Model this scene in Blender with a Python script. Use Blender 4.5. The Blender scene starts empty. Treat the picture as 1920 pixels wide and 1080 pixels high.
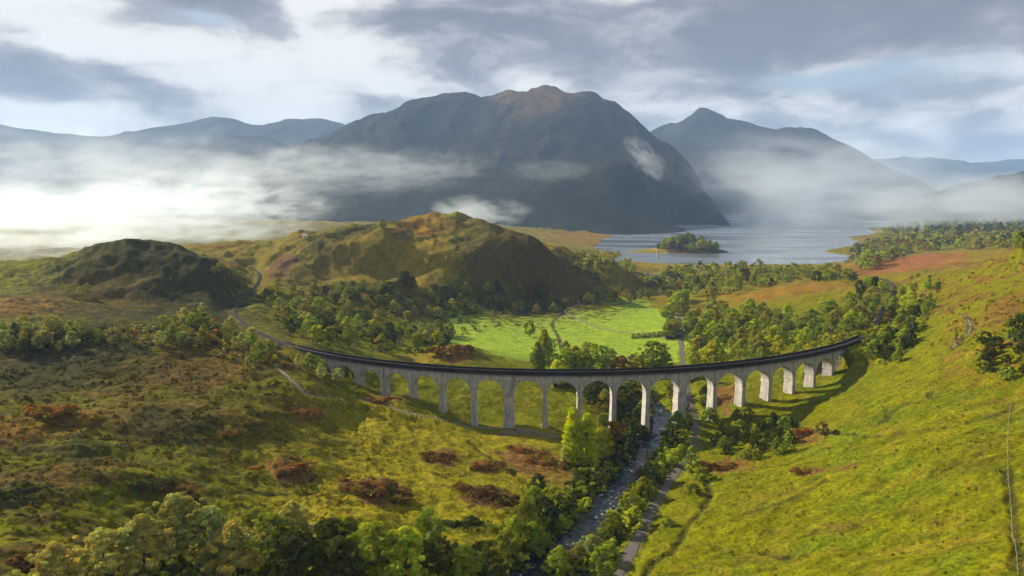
import bpy, math, random
import numpy as np
from mathutils import Vector

# ------------------------------------------------------------------ camera, world, sun
CAM = np.array([0.0, 0.0, 137.0])          # metres above the loch
F = 1281.0                                 # focal length in pixels of a 1920 px wide frame
TH = math.atan(180.0 / F)                  # camera looks this far below the horizon
sc = bpy.context.scene
COL = sc.collection
cam_d = bpy.data.cameras.new('camera'); cam = bpy.data.objects.new('camera', cam_d); COL.objects.link(cam)
cam.location = CAM; cam.rotation_euler = (math.pi / 2 - TH, 0, 0)
cam_d.sensor_width = 36.0; cam_d.lens = 36.0 * F / 1920.0
cam_d.clip_start = 1.0; cam_d.clip_end = 60000.0
sc.camera = cam

SUN_EL = math.radians(26.5)
SUN_H = np.array([-0.85, 0.53]); SUN_H /= np.linalg.norm(SUN_H)
sun_dir = Vector((SUN_H[0] * math.cos(SUN_EL), SUN_H[1] * math.cos(SUN_EL), math.sin(SUN_EL)))
sun_d = bpy.data.lights.new('sun', 'SUN'); sun_d.energy = 5.0; sun_d.angle = math.radians(0.6)
sun_d.color = (1.0, 0.87, 0.66)
sun = bpy.data.objects.new('sun', sun_d); COL.objects.link(sun)
sun.rotation_euler = sun_dir.to_track_quat('Z', 'Y').to_euler()

vs = sc.view_settings
vs.view_transform = 'Standard'; vs.look = 'None'; vs.gamma = 1.0; vs.use_curve_mapping = False
vs.exposure = 1.15

cy = sc.cycles
cy.use_denoising = True
cy.use_adaptive_sampling = True; cy.adaptive_threshold = 0.03
cy.max_bounces = 6; cy.diffuse_bounces = 2; cy.glossy_bounces = 2; cy.transmission_bounces = 2
cy.transparent_max_bounces = 8; cy.volume_bounces = 2
cy.volume_step_rate = 1.0; cy.volume_max_steps = 128
cy.sample_clamp_indirect = 4.0


class NT:
    """small helper for wiring node trees"""
    def __init__(s, tree):
        s.t = tree; s.t.nodes.clear()
    def n(s, kind, ins=None, **props):
        nd = s.t.nodes.new(kind)
        for k, v in props.items(): setattr(nd, k, v)
        for k, v in (ins or {}).items(): s.put(nd.inputs[k], v)
        return nd
    def put(s, sock, v):
        if isinstance(v, bpy.types.NodeSocket): s.t.links.new(v, sock)
        elif isinstance(v, (tuple, list)) and len(v) == 3 and sock.type == 'RGBA': sock.default_value = (*v, 1)
        else: sock.default_value = v
    def m(s, op, a, b=0.0, c=None, clamp=False):
        ins = {0: a, 1: b}
        if c is not None: ins[2] = c
        return s.n('ShaderNodeMath', ins, operation=op, use_clamp=clamp).outputs[0]
    def vm(s, op, a, b=(0, 0, 0)):
        return s.n('ShaderNodeVectorMath', {0: a, 1: b}, operation=op).outputs[0]
    def mix(s, f, a, b, mode='MIX'):
        nd = s.t.nodes.new('ShaderNodeMix'); nd.data_type = 'RGBA'; nd.blend_type = mode
        s.put(nd.inputs[0], f); s.put(nd.inputs[6], a); s.put(nd.inputs[7], b)
        return nd.outputs[2]
    def noise(s, vec, scale, detail=4.0, rough=0.55, dist=0.0, dim='3D'):
        return s.n('ShaderNodeTexNoise', {'Vector': vec, 'Scale': scale, 'Detail': detail, 'Roughness': rough, 'Distortion': dist}, noise_dimensions=dim).outputs['Fac']
    def ramp(s, f, lo, hi, a=0.0, b=1.0):
        return s.n('ShaderNodeMapRange', {'Value': f, 'From Min': lo, 'From Max': hi, 'To Min': a, 'To Max': b}, interpolation_type='SMOOTHSTEP').outputs[0]


world = bpy.data.worlds.new('World'); sc.world = world; world.use_nodes = True
w = NT(world.node_tree)
world.cycles.sampling_method = 'MANUAL'; world.cycles.sample_map_resolution = 256
sky = w.n('ShaderNodeTexSky', sky_type='NISHITA', sun_disc=False, sun_elevation=SUN_EL,
          sun_rotation=math.atan2(SUN_H[0], SUN_H[1]), air_density=1.0, dust_density=1.0, ozone_density=1.0)
gen = w.n('ShaderNodeTexCoord').outputs['Generated']
sep = w.n('ShaderNodeSeparateXYZ', {0: gen})
az = w.m('ARCTAN2', sep.outputs[0], sep.outputs[1])            # 0 = straight down the glen, + to the right
el = w.m('ARCSINE', sep.outputs[2])
base = w.n('ShaderNodeCombineXYZ', {0: az, 1: w.m('MULTIPLY', el, 2.4), 2: 0.0}).outputs[0]
warp = w.n('ShaderNodeTexNoise', {'Vector': base, 'Scale': 4.5, 'Detail': 6.0, 'Roughness': 0.52}).outputs['Color']
wv = w.vm('MULTIPLY', w.vm('SUBTRACT', warp, (0.5, 0.5, 0.5)), (0.22, 0.22, 0.0))
p = w.vm('ADD', base, wv)


def sky_blob(azd, eld, ra, re, gain=1.0):
    """soft cloud mass around an azimuth and elevation given in degrees"""
    d = w.vm('SUBTRACT', p, (math.radians(azd), math.radians(eld) * 2.4, 0))
    d = w.vm('MULTIPLY', d, (1 / math.radians(ra), 1 / (math.radians(re) * 2.4), 0))
    ln = w.n('ShaderNodeVectorMath', {0: d}, operation='LENGTH').outputs['Value']
    return w.ramp(ln, 1.3, 0.15, 0.0, gain)


def addup(vals):
    s = vals[0]
    for v in vals[1:]: s = w.m('ADD', s, v)
    return s


puff = w.noise(p, 8.0, 7.0, 0.55)
streak = w.noise(w.vm('MULTIPLY', p, (3.5, 8.0, 1.0)), 1.0, 4.0, 0.5, 0.3)
mid = w.noise(base, 3.0, 5.0, 0.55, 0.5)
# how far the cloud is turned to the light: bright banks to the left, heavy grey decks above
lightness = addup([w.ramp(mid, 0.28, 0.74, 0.18, 0.62), w.ramp(puff, 0.30, 0.70, -0.36, 0.38), w.ramp(streak, 0.28, 0.72, -0.12, 0.12), w.ramp(el, 0.18, 0.06, 0.0, 0.10),
                   sky_blob(-22, 10.2, 15, 2.6, 0.80), sky_blob(-13.5, 15, 4.5, 4.5, 0.80), sky_blob(-34, 13.2, 7, 2.0, 0.75), sky_blob(-17, 7.2, 9, 2.4, 0.40),
                   sky_blob(-31.0, 4.9, 7, 1.0, 0.50), sky_blob(-9, 8.2, 7, 1.2, 0.25),
                   sky_blob(36, 6.6, 8, 2.6, 0.30), sky_blob(13.5, 6.4, 6, 1.3, 0.35), sky_blob(12.5, 14.2, 6, 2.4, 0.30), sky_blob(1.0, 8.9, 7, 1.0, 0.22), sky_blob(9.0, 16.0, 2.2, 1.2, 0.4),
                   sky_blob(-33, 8.2, 9, 2.2, -0.40), sky_blob(-24, 14.8, 9, 1.3, -0.55), sky_blob(-11, 7.0, 5, 0.8, -0.25),
                   sky_blob(27, 13.4, 19, 3.4, -0.78), sky_blob(-2, 12.6, 9, 3.2, -0.50), sky_blob(12, 10.2, 10, 1.4, -0.22), sky_blob(-28, 6.4, 6, 1.2, -0.2)])
lightness = w.ramp(lightness, -0.26, 1.12)
cl = w.n('ShaderNodeValToRGB', {0: lightness})
e = cl.color_ramp.elements
e[0].position = 0.0; e[0].color = (0.112, 0.122, 0.150, 1)
e[1].position = 1.0; e[1].color = (0.47, 0.475, 0.47, 1)
for pos, c in ((0.28, (0.166, 0.174, 0.200)), (0.50, (0.228, 0.232, 0.250)), (0.74, (0.335, 0.336, 0.340))):
    k = e.new(pos); k.color = (*c, 1)
blue = addup([sky_blob(26.0, 8.5, 8, 1.1, 0.95), sky_blob(30, 7.4, 5, 1.2, 0.5), sky_blob(35, 2.8, 8, 1.0, 0.45), sky_blob(-24.2, 12.4, 2.6, 0.6, 0.6),
              sky_blob(9.2, 16.3, 2.2, 0.8, 0.6), w.ramp(w.noise(base, 3.1, 4.0, 0.5), 0.68, 0.8, 0.0, 0.4)])
bg_sky = w.n('ShaderNodeBackground', {'Color': w.mix(0.55, sky.outputs[0], (4.2, 4.9, 5.8)), 'Strength': 0.055})
bg_cl = w.n('ShaderNodeBackground', {'Color': cl.outputs[0], 'Strength': 0.88})
mx = w.n('ShaderNodeMixShader', {0: w.m('SUBTRACT', 1.0, w.m('MINIMUM', blue, 0.85), clamp=True), 1: bg_sky.outputs[0], 2: bg_cl.outputs[0]})
w.n('ShaderNodeOutputWorld', {0: mx.outputs[0]})

# ------------------------------------------------------------------ small geometry helpers
rng = np.random.default_rng(7)
random.seed(7)


def ray(u, v):
    x = (u - 960.0) / F; q = (v - 540.0) / F
    return np.array([x, math.cos(TH) - q * math.sin(TH), -math.sin(TH) - q * math.cos(TH)])


def at_z(u, v, z):
    d = ray(u, v); return CAM + d * ((z - CAM[2]) / d[2])


def at_y(u, v, y):
    d = ray(u, v); return CAM + d * (y / d[1])


def mesh_from(name, verts, faces, mat=None, smooth=True, cols=None, attr='land'):
    me = bpy.data.meshes.new(name)
    verts = np.ascontiguousarray(verts, np.float32); faces = np.ascontiguousarray(faces, np.int32)
    n, k = faces.shape
    me.vertices.add(len(verts)); me.vertices.foreach_set('co', verts.ravel())
    me.loops.add(n * k); me.loops.foreach_set('vertex_index', faces.ravel())
    me.polygons.add(n); me.polygons.foreach_set('loop_start', np.arange(0, n * k, k, dtype=np.int32))
    me.polygons.foreach_set('use_smooth', np.full(n, smooth, bool))
    if cols is not None:
        a = me.attributes.new(attr, 'FLOAT_COLOR', 'POINT')
        a.data.foreach_set('color', np.c_[cols, np.ones(len(cols))].astype(np.float32).ravel())
    me.update(calc_edges=True)
    if mat: me.materials.append(mat)
    return me


def link(name, data, parent=None, loc=None):
    o = bpy.data.objects.new(name, data); COL.objects.link(o)
    if parent is not None: o.parent = parent
    if loc is not None: o.location = loc
    return o


def tag(o, label=None, cat=None, group=None, kind=None):
    for k, v in (('label', label), ('category', cat), ('group', group), ('kind', kind)):
        if v: o[k] = v
    return o


class Boxes:
    """collects 8-cornered blocks and strips into one mesh"""
    def __init__(s): s.v = []; s.f = []
    def hexa(s, c):
        b = len(s.v); s.v += [tuple(x) for x in c]
        s.f += [tuple(b + i for i in q) for q in ((3, 2, 1, 0), (4, 5, 6, 7), (0, 1, 5, 4), (1, 2, 6, 5), (2, 3, 7, 6), (3, 0, 4, 7))]
    def box(s, x0, x1, y0, y1, z0, z1):
        s.hexa([(x0, y0, z0), (x1, y0, z0), (x1, y1, z0), (x0, y1, z0), (x0, y0, z1), (x1, y0, z1), (x1, y1, z1), (x0, y1, z1)])
    def mesh(s, name, mat, smooth=False): return mesh_from(name, s.v, s.f, mat, smooth)


# ------------------------------------------------------------------ noise
def _hash(ix, iy, seed):
    h = (ix.astype(np.int64) * 374761393 + iy.astype(np.int64) * 668265263 + seed * 1442695041) & 0xFFFFFFFF
    h = ((h ^ (h >> 13)) * 1274126177) & 0xFFFFFFFF
    return (h ^ (h >> 16)) & 0xFFFFFFFF


def perlin(x, y, seed=0):
    x0 = np.floor(x); y0 = np.floor(y); fx = x - x0; fy = y - y0
    ux = fx * fx * fx * (fx * (fx * 6 - 15) + 10); uy = fy * fy * fy * (fy * (fy * 6 - 15) + 10)
    def g(i, j):
        a = _hash(x0 + i, y0 + j, seed) * (2 * math.pi / 4294967296.0)
        return np.cos(a) * (fx - i) + np.sin(a) * (fy - j)
    a = g(0, 0); b = g(1, 0); c = g(0, 1); d = g(1, 1)
    return (a + (b - a) * ux + (c - a) * uy + (a - b - c + d) * ux * uy) * 1.5


def fbm(x, y, wl, octs, seed=0, gain=0.5, ridged=False):
    s = 0; amp = 1.0; tot = 0
    for o in range(octs):
        n = perlin(x / wl, y / wl, seed + o * 17)
        if ridged: n = 1 - 2 * np.abs(n)
        s = s + n * amp; tot += amp; amp *= gain; wl *= 0.5
    return s / tot


def sstep(x, a, b):
    t = np.clip((x - a) / (b - a), 0, 1); return t * t * (3 - 2 * t)


class Rbf:
    def __init__(s, pts, c=18.0, lam=0.02):
        s.p = np.array(pts, float); s.c = c
        s.mu = s.p[:, :2].mean(0); s.k = 300.0
        n = len(s.p); X = s.p[:, :2]
        A = np.zeros((n + 3, n + 3))
        A[:n, :n] = -np.sqrt(((X[:, None] - X[None]) ** 2).sum(-1) + c * c) - np.eye(n) * lam * c
        Q = np.c_[np.ones(n), (X - s.mu) / s.k]; A[:n, n:] = Q; A[n:, :n] = Q.T
        s.w = np.linalg.solve(A, np.r_[s.p[:, 2], 0, 0, 0])
    def __call__(s, x, y):
        x = np.asarray(x, float); sh = x.shape; x = x.ravel(); y = np.asarray(y, float).ravel(); n = len(s.p)
        out = np.empty(len(x))
        for i in range(0, len(x), 40000):
            a = x[i:i + 40000]; b = y[i:i + 40000]
            d = np.sqrt((a[:, None] - s.p[:, 0]) ** 2 + (b[:, None] - s.p[:, 1]) ** 2 + s.c ** 2)
            out[i:i + 40000] = -d @ s.w[:n] + s.w[n] + s.w[n + 1] * (a - s.mu[0]) / s.k + s.w[n + 2] * (b - s.mu[1]) / s.k
        return out.reshape(sh)


def polyline(pts, step):
    P = np.array(pts, float); seg = []
    n = len(P)
    for i in range(n - 1):                    # Catmull-Rom
        p0 = P[max(i - 1, 0)]; p1 = P[i]; p2 = P[i + 1]; p3 = P[min(i + 2, n - 1)]
        m = max(2, int(np.linalg.norm(p2[:2] - p1[:2]) / step))
        t = np.linspace(0, 1, m, endpoint=(i == n - 2))[:, None]
        seg.append(0.5 * ((2 * p1) + (p2 - p0) * t + (2 * p0 - 5 * p1 + 4 * p2 - p3) * t ** 2 + (3 * p1 - p0 - 3 * p2 + p3) * t ** 3))
    return np.concatenate(seg)


def dist_line(x, y, L, reach=60.0):
    """distance to a dense polyline and its height there"""
    x = np.asarray(x, float); sh = x.shape; xf = x.ravel(); yf = np.asarray(y, float).ravel()
    d = np.full(len(xf), 1e6); z = np.zeros(len(xf))
    near = np.where((xf > L[:, 0].min() - reach) & (xf < L[:, 0].max() + reach) & (yf > L[:, 1].min() - reach) & (yf < L[:, 1].max() + reach))[0]
    for i in range(0, len(near), 40000):
        k = near[i:i + 40000]
        q = (xf[k][:, None] - L[:, 0]) ** 2 + (yf[k][:, None] - L[:, 1]) ** 2
        j = q.argmin(1); d[k] = np.sqrt(q[np.arange(len(k)), j]); z[k] = L[j, 2]
    return d.reshape(sh), z.reshape(sh)


# ------------------------------------------------------------------ the valley floor and hillsides
VC = np.array([36.73, 592.9]); VR = 253.2          # the viaduct's curve
def arc(s, t, z):
    a = s / VR; return (VC[0] + (VR + t) * math.sin(a), VC[1] - (VR + t) * math.cos(a), z)
def deck_z(s): return 46.0 + 0.01 * (VC[0] + VR * math.sin(s / VR))

ctrl_uvz = [
    # along the piers
    (622, 700, 34), (668, 722, 30), (715, 738, 27), (768, 748, 26.4), (826, 765, 23), (886, 795, 16.5), (955, 800, 16), (1025, 803, 15.8),
    (1275, 790, 17), (1340, 785, 18), (1395, 757, 24), (1440, 747, 25.4), (1482, 737, 26.4), (1520, 724, 28), (1552, 706, 31), (1575, 685, 36),
    # moor and meadow in front, left of the river
    (520, 690, 46), (550, 720, 42.5), (580, 700, 41.5), (450, 680, 47), (640, 800, 27.5), (540, 840, 32), (430, 800, 39.5), (590, 770, 34), (300, 760, 46), (150, 745, 47),
    (0, 760, 48), (0, 900, 45), (0, 1000, 45), (0, 1080, 46), (200, 900, 43), (350, 950, 35), (500, 950, 30), (650, 950, 26.5), (800, 960, 23), (900, 900, 20),
    (850, 850, 21), (1000, 870, 17.5), (1000, 980, 19), (900, 1050, 20), (600, 1060, 28.5), (300, 1070, 36), (1060, 850, 17), (760, 800, 25), (700, 870, 24.5),
    (180, 800, 46), (90, 830, 46), (300, 840, 40.5), (480, 770, 40),
    # river
    (1245, 790, 13.5), (1220, 840, 13.7), (1180, 890, 14), (1130, 950, 14.5), (1080, 1010, 15), (1020, 1060, 15.5), (980, 1090, 16),
    # right bank and the big grass slope
    (1290, 850, 16.5), (1240, 950, 18), (1180, 1060, 19), (1350, 850, 19.5), (1400, 900, 24), (1350, 1000, 25), (1300, 1070, 24), (1450, 800, 23), (1500, 790, 26),
    (1600, 750, 36), (1700, 700, 46), (1500, 1000, 33), (1600, 900, 40), (1700, 800, 47), (1800, 1000, 50), (1800, 800, 56), (1900, 900, 60), (1920, 1080, 57),
    (1920, 700, 68), (1850, 620, 72), (1750, 620, 58), (1920, 540, 84), (1800, 540, 70), (1900, 490, 90), (1920, 470, 97), (1700, 560, 55), (1680, 640, 48),
    (1840, 500, 78), (1770, 510, 62),
    # beyond the right end of the viaduct
    (1600, 560, 44), (1500, 560, 38), (1400, 600, 27), (1300, 640, 16), (1300, 580, 14), (1450, 540, 32), (1550, 535, 39), (1450, 510, 15), (1600, 520, 28),
    (1720, 484, 43), (1640, 512, 30), (1800, 470, 48), (1750, 465, 16), (1900, 460, 30), (1500, 640, 30), (1580, 620, 42), (1400, 660, 20),
    # meadow behind the viaduct
    (900, 640, 12), (1000, 690, 13), (1150, 600, 11), (1230, 650, 13), (1200, 575, 10), (870, 652, 13.5), (820, 665, 19), (850, 658, 21), (700, 665, 24), (600, 640, 34),
    (950, 600, 11.5), (1050, 575, 10.5), (760, 680, 20), (940, 690, 15),
    # wood and railway on the left
    (470, 615, 47), (440, 590, 47.5), (455, 560, 48), (485, 525, 48), (560, 580, 38), (650, 600, 27), (750, 620, 18), (800, 580, 20), (650, 540, 42), (750, 530, 44),
    # knoll in the middle distance
    (900, 480, 64), (850, 540, 33), (1000, 500, 50), (1000, 560, 14), (590, 462, 73), (650, 462, 74), (730, 460, 76), (600, 515, 46), (660, 518, 44), (730, 512, 46), (1100, 540, 12), (1180, 535, 10), (500, 500, 50), (500, 540, 45),
    # low land before the loch
    (1200, 500, 4), (1400, 498, 4), (1600, 497, 6), (1300, 470, -9), (1500, 450, -9), (1400, 432, -9), (1200, 455, -6), (1250, 484, -5), (1400, 484, -5), (1550, 484, -5),
    (1100, 472, 5), (1050, 452, 8), (1130, 462, -2), (1600, 470, 5), (1640, 442, 6), (1672, 426, 6), (1750, 440, 16), (1900, 432, 30), (1560, 460, -5), (1590, 440, -6), (1640, 422, -6),
    (1200, 530, 9), (1300, 545, 11), (1350, 520, 10),
]
ctrl = [at_z(*c) for c in ctrl_uvz]
for u, v, y in [  # crest lines: pixel column, row and distance
    (830, 404, 950), (780, 412, 960), (900, 414, 935), (960, 438, 925), (1020, 470, 925), (1100, 500, 930), (1170, 520, 930), (740, 431, 1000), (690, 430, 1000), (640, 433, 1000), (570, 441, 980),
    (500, 455, 950), (430, 467, 900), (540, 480, 820), (800, 435, 880), (860, 455, 840),
    (280, 457, 600), (350, 476, 595), (410, 510, 580), (200, 466, 615), (120, 488, 620), (40, 500, 640), (430, 572, 520), (300, 575, 505), (380, 585, 500), (200, 560, 510), (100, 560, 470), (0, 540, 520), (250, 480, 800), (380, 500, 720),
    (0, 492, 750), (250, 590, 470), (350, 600, 460), (150, 622, 380), (0, 622, 380), (250, 645, 370), (350, 652, 380), (400, 722, 320), (300, 700, 335), (120, 662, 360), (120, 728, 310), (20, 730, 305)]:
    ctrl.append(at_y(u, v, y))
ctrl += [(70, 342, 13), (205, 404, 43.5), (216, 416, 45.5), (-121, 397, 41), (-135, 408, 45), (240, 440, 47), (830 * 0 - 105, 1260, 42), (-330, 1230, 40), (-600, 1200, 40), (60, 1230, 10),
         (-900, 1800, 25), (-300, 1800, 20), (-1400, 1500, 40), (-1300, 800, 70), (-700, 500, 72), (-500, 350, 66), (-350, 200, 52), (-300, 60, 70), (-120, 80, 45), (0, 80, 22), (120, 80, 35), (260, 60, 75),
         (300, 200, 82), (420, 350, 112), (520, 480, 125), (700, 700, 100), (900, 1100, 40), (1300, 900, 120), (1500, 1800, 30), (1200, 2600, -9), (500, 2600, -9), (-300, 2700, 20), (-1500, 2800, 40), (2000, 2700, 60), (0, 1500, 10), (100, 1800, 8), (200, 2100, 5), (150, 2400, 10), (-700, 2400, 20), (800, 2300, -9), (560, 700, 62), (430, 760, 45), (0, 0, 20), (-200, -100, 60), (200, -100, 60)]
TOPO = Rbf(ctrl, 16.0, 0.03)

river_L = polyline([at_z(*q) for q in [(950, 1130, 16.4), (985, 1090, 16), (1025, 1060, 15.6), (1080, 1010, 15.1), (1132, 950, 14.6), (1178, 890, 14.1), (1215, 840, 13.7), (1242, 795, 13.4), (1230, 750, 12.9), (1170, 712, 12.5), (1110, 690, 12.2), (1060, 660, 11.6), (1048, 630, 11.0), (1040, 600, 10.3), (1090, 570, 9.5)]], 2.0)
rail_left = polyline([arc(-150, 0, deck_z(-150) - 0.9), arc(-177, 0, deck_z(-177) - 0.9), at_z(505, 632, 44.6), at_z(468, 613, 45.2), at_z(441, 588, 46), at_z(453, 560, 46.8), at_z(480, 535, 47.2), at_z(487, 515, 47.6), at_z(470, 500, 48)], 3.0)
rail_right = polyline([arc(165, 0, deck_z(165) - 0.9), arc(196, 0, deck_z(196) - 0.9), at_z(1634, 622, 47.5), at_z(1645, 603, 47.8), at_z(1655, 580, 48), at_z(1672, 555, 48.2), at_z(1677, 538, 48.4), at_z(1655, 522, 48.4)], 3.0)


def pre(pts, step=2.0, lift=0.0):
    q = np.array([at_z(u, v, z) for u, v, z in pts]); L = polyline(q, step)
    z = TOPO(L[:, 0], L[:, 1]); k = np.ones(9) / 9
    L[:, 2] = np.convolve(np.pad(z, 4, mode='edge'), k, 'valid') + lift
    return L


drive = pre([(1148, 1095, 19.5), (1172, 1050, 19), (1205, 985, 18.6), (1240, 920, 18), (1268, 878, 17.4), (1296, 848, 17), (1303, 800, 16.8), (1297, 770, 16.5), (1288, 730, 16), (1281, 690, 15), (1278, 650, 14), (1276, 615, 13), (1268, 590, 12)])
left_path = pre([(512, 668, 51), (540, 690, 49), (575, 712, 46), (620, 735, 38), (690, 757, 28.5), (770, 775, 26), (850, 795, 19), (930, 803, 16), (1000, 812, 15.8), (1050, 824, 15.8)])
hill_path = pre([(1784, 676, 56), (1788, 668, 57), (1795, 650, 60), (1815, 635, 64), (1818, 612, 66), (1806, 590, 67)], 1.5)
farm_track = pre([(1275, 630, 13), (1230, 628, 12.5), (1180, 624, 12), (1120, 612, 11.5), (1085, 596, 11), (1060, 584, 10.8), (1085, 576, 10.5)])
PATHS = [(drive, 1.6), (left_path, 0.8), (hill_path, 0.45), (farm_track, 1.2)]

# tessellation: a fan that is dense over the glen and coarse to the sides
azs = np.radians(np.concatenate([np.linspace(-85, -42, 22, endpoint=False), np.linspace(-42, 42, 840, endpoint=False), np.linspace(42, 85, 23)]))
rs = np.concatenate([np.linspace(8, 110, 18, endpoint=False), np.geomspace(110, 3000, 700)])
RR, AA = np.meshgrid(rs, azs, indexing='ij')
GX = RR * np.sin(AA); GY = RR * np.cos(AA)
GZ = TOPO(GX, GY)
# relief: knolls, hummocks, tussocks
flatm = sstep(GY, 440, 520) * (1 - sstep(np.abs(GX - 55 + 0.08 * (GY - 600)), 92, 150)) * (1 - sstep(GY, 790, 860)) * (1 - sstep(GZ, 16, 24))   # mown meadow
rough_left = (1 - sstep(GX, -70, 20)) * (1 - sstep(GY, 430, 520))
amp = (1 - 0.93 * flatm) * (1 - 0.8 * sstep(-GZ, -6, 1))
far = sstep(RR, 500, 1300)
GZ += amp * (fbm(GX, GY, 90, 3, 3) * (2.2 + 3.0 * far) + fbm(GX, GY, 26, 2, 11) * (1.7 + 1.0 * rough_left + 1.2 * far))
crag = sstep(GY, 470, 560) * (1 - sstep(GY, 950, 1100)) * sstep(GZ, 26, 48) * (1 - sstep(GX, 120, 260))
GZ += crag * (fbm(GX, GY, 75, 4, 63, 0.5, True) - 0.2) * 8.0 + crag * fbm(GX, GY, 38, 3, 67, 0.55) * 5.0
tus = fbm(GX * 1.0 + 4 * perlin(GX / 9, GY / 9, 91), GY * 1.5, 7.0, 3, 23, 0.6)
GZ += amp * (1 - far) * (tus * (0.55 + 0.45 * rough_left))
terr = fbm(GX + 0.35 * GY, GY * 2.2, 15, 2, 31, 0.5, True)
GZ += amp * (1 - far) * np.clip(terr - 0.35, 0, 1) * (1.3 + 0.3 * rough_left)
# hummocks with bracken on them
HUM = [(545, 878, 9, 2.6), (705, 915, 11, 3.4), (915, 928, 9, 2.6), (826, 858, 6, 1.6), (915, 874, 6, 1.5), (572, 776, 7, 1.6), (715, 752, 12, 2.2), (260, 905, 9, 2.4), (90, 790, 12, 4.0), (30, 925, 9, 2.6), (690, 980, 10, 2.0),
       (850, 658, 16, 4.0), (330, 800, 14, 3.5), (160, 850, 9, 3.0), (430, 800, 12, 2.5), (1510, 885, 8, 1.0), (1700, 880, 16, 2.2), (1550, 985, 9, 1.0), (60, 1040, 9, 2.5)]


def H0(x, y): return TOPO(np.array([x]), np.array([y]))[0]


def hit_topo(u, v):
    d = ray(u, v); t = np.geomspace(90, 4000, 1500); P = CAM[None] + d[None] * t[:, None]
    k = np.argmax(P[:, 2] < TOPO(P[:, 0], P[:, 1])); return P[k]


hum_xy = []
for u, v, r, h in HUM:
    q = hit_topo(u, v); hum_xy.append((q[0], q[1], r, h))
    d2 = ((GX - q[0]) / (r * 1.35)) ** 2 + ((GY - q[1]) / r) ** 2
    GZ += h * np.exp(-d2 * 1.2)
# railway bench, paths, river bed
for L, wd in [(rail_left, 4.0), (rail_right, 4.5)]:
    d, z = dist_line(GX, GY, L, 40); k = 1 - sstep(d, wd, wd + 18)
    on_deck = (np.hypot(GX - VC[0], GY - VC[1]) < VR + 12) & (np.hypot(GX - VC[0], GY - VC[1]) > VR - 12) & (np.abs(np.arctan2(GX - VC[0], VC[1] - GY) * VR) < 186) & (GX < 195)
    k = np.where(on_deck, 0, k); GZ = GZ * (1 - k) + (z - 0.35) * k
path_d = []
for L, wd in PATHS:
    d, z = dist_line(GX, GY, L, 25); zz = z
    k = 1 - sstep(d, wd + 0.6, wd + 5); GZ = GZ * (1 - k) + (zz - 0.02) * k; path_d.append(d)
GULLY = [polyline([hit_topo(*q) for q in g], 1.0) for g in (
    [(1322, 895), (1332, 925), (1318, 960), (1290, 985), (1262, 1030), (1222, 1060), (1205, 1095)], [(1500, 800), (1560, 812), (1640, 818), (1700, 812), (1790, 800), (1895, 770)], [(1548, 905), (1520, 925), (1470, 945), (1400, 965)],
    [(1745, 735), (1738, 750), (1690, 762), (1655, 790)], [(1890, 880), (1900, 960), (1912, 1075)], [(1662, 770), (1668, 785), (1640, 800)], [(1480, 1045), (1420, 1030), (1380, 1035)], [(880, 830), (930, 870), (985, 905), (1010, 930)], [(420, 905), (520, 930), (600, 925)], [(250, 960), (330, 985), (420, 975)])]
gul = np.full(GX.shape, 99.0)
for L in GULLY:
    d, _ = dist_line(GX, GY, L, 8); d = d + perlin(GX / 4, GY / 4, 71) * 0.9; gul = np.minimum(gul, d)
GZ -= (1 - sstep(gul, 0.3, 2.2)) * 0.9
rd, rz = dist_line(GX, GY, river_L, 60); rd = rd * (1 + 4.0 * sstep(GY, 352, 400))
wob = perlin(GX / 11, GY / 11, 77) * 2.4 + perlin(GX / 3.5, GY / 3.5, 78) * 1.3
k = 1 - sstep(rd + wob, 4.0, 13.0); bed = rz - 1.3
GZ = np.where(rd < 60, np.minimum(GZ, GZ * (1 - k) + bed * k), GZ)
low = 1 - sstep(rd + wob, 3.4, 5.6); GZ = np.where(rd < 60, GZ * (1 - low) + np.minimum(GZ, bed) * low, GZ)


def ground(x, y):
    """height of the built ground sheet at a place"""
    x = np.atleast_1d(np.asarray(x, float)); y = np.atleast_1d(np.asarray(y, float))
    r = np.hypot(x, y); a = np.arctan2(x, y)
    i = np.clip(np.searchsorted(rs, r) - 1, 0, len(rs) - 2); j = np.clip(np.searchsorted(azs, a) - 1, 0, len(azs) - 2)
    fr = np.clip((r - rs[i]) / (rs[i + 1] - rs[i]), 0, 1); fa = np.clip((a - azs[j]) / (azs[j + 1] - azs[j]), 0, 1)
    return (GZ[i, j] * (1 - fr) * (1 - fa) + GZ[i + 1, j] * fr * (1 - fa) + GZ[i, j + 1] * (1 - fr) * fa + GZ[i + 1, j + 1] * fr * fa)


def hit(u, v):
    d = ray(u, v); t = np.geomspace(90, 3000, 1300); P = CAM[None] + d[None] * t[:, None]
    below = P[:, 2] < ground(P[:, 0], P[:, 1])
    if not below.any(): return None
    return P[np.argmax(below)]


# land cover as albedo per place: grass, rough grass, heather, bracken, bare earth, and painted shade
def n01(wl, o, s, ax=1.0, ay=1.0): return 0.5 + 0.5 * np.clip(fbm(GX * ax, GY * ay, wl, o, s) * 1.9, -1, 1)
GRASS = np.array([0.115, 0.124, 0.0025]); LUSH = np.array([0.098, 0.128, 0.005]); STRAW = np.array([0.205, 0.158, 0.018]); MOOR = np.array([0.098, 0.070, 0.016])
BRACK = np.array([0.130, 0.066, 0.024]); FIELD = np.array([0.205, 0.300, 0.028]); EARTH = np.array([0.10, 0.085, 0.07]); DARKV_SHADE = np.array([0.042, 0.042, 0.012]); ORANGE = np.array([0.195, 0.112, 0.017])
col = np.empty(GX.shape + (3,)); col[:] = GRASS


def lay(mask, c):
    global col
    col += (c - col) * np.clip(mask, 0, 1)[..., None]


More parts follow.
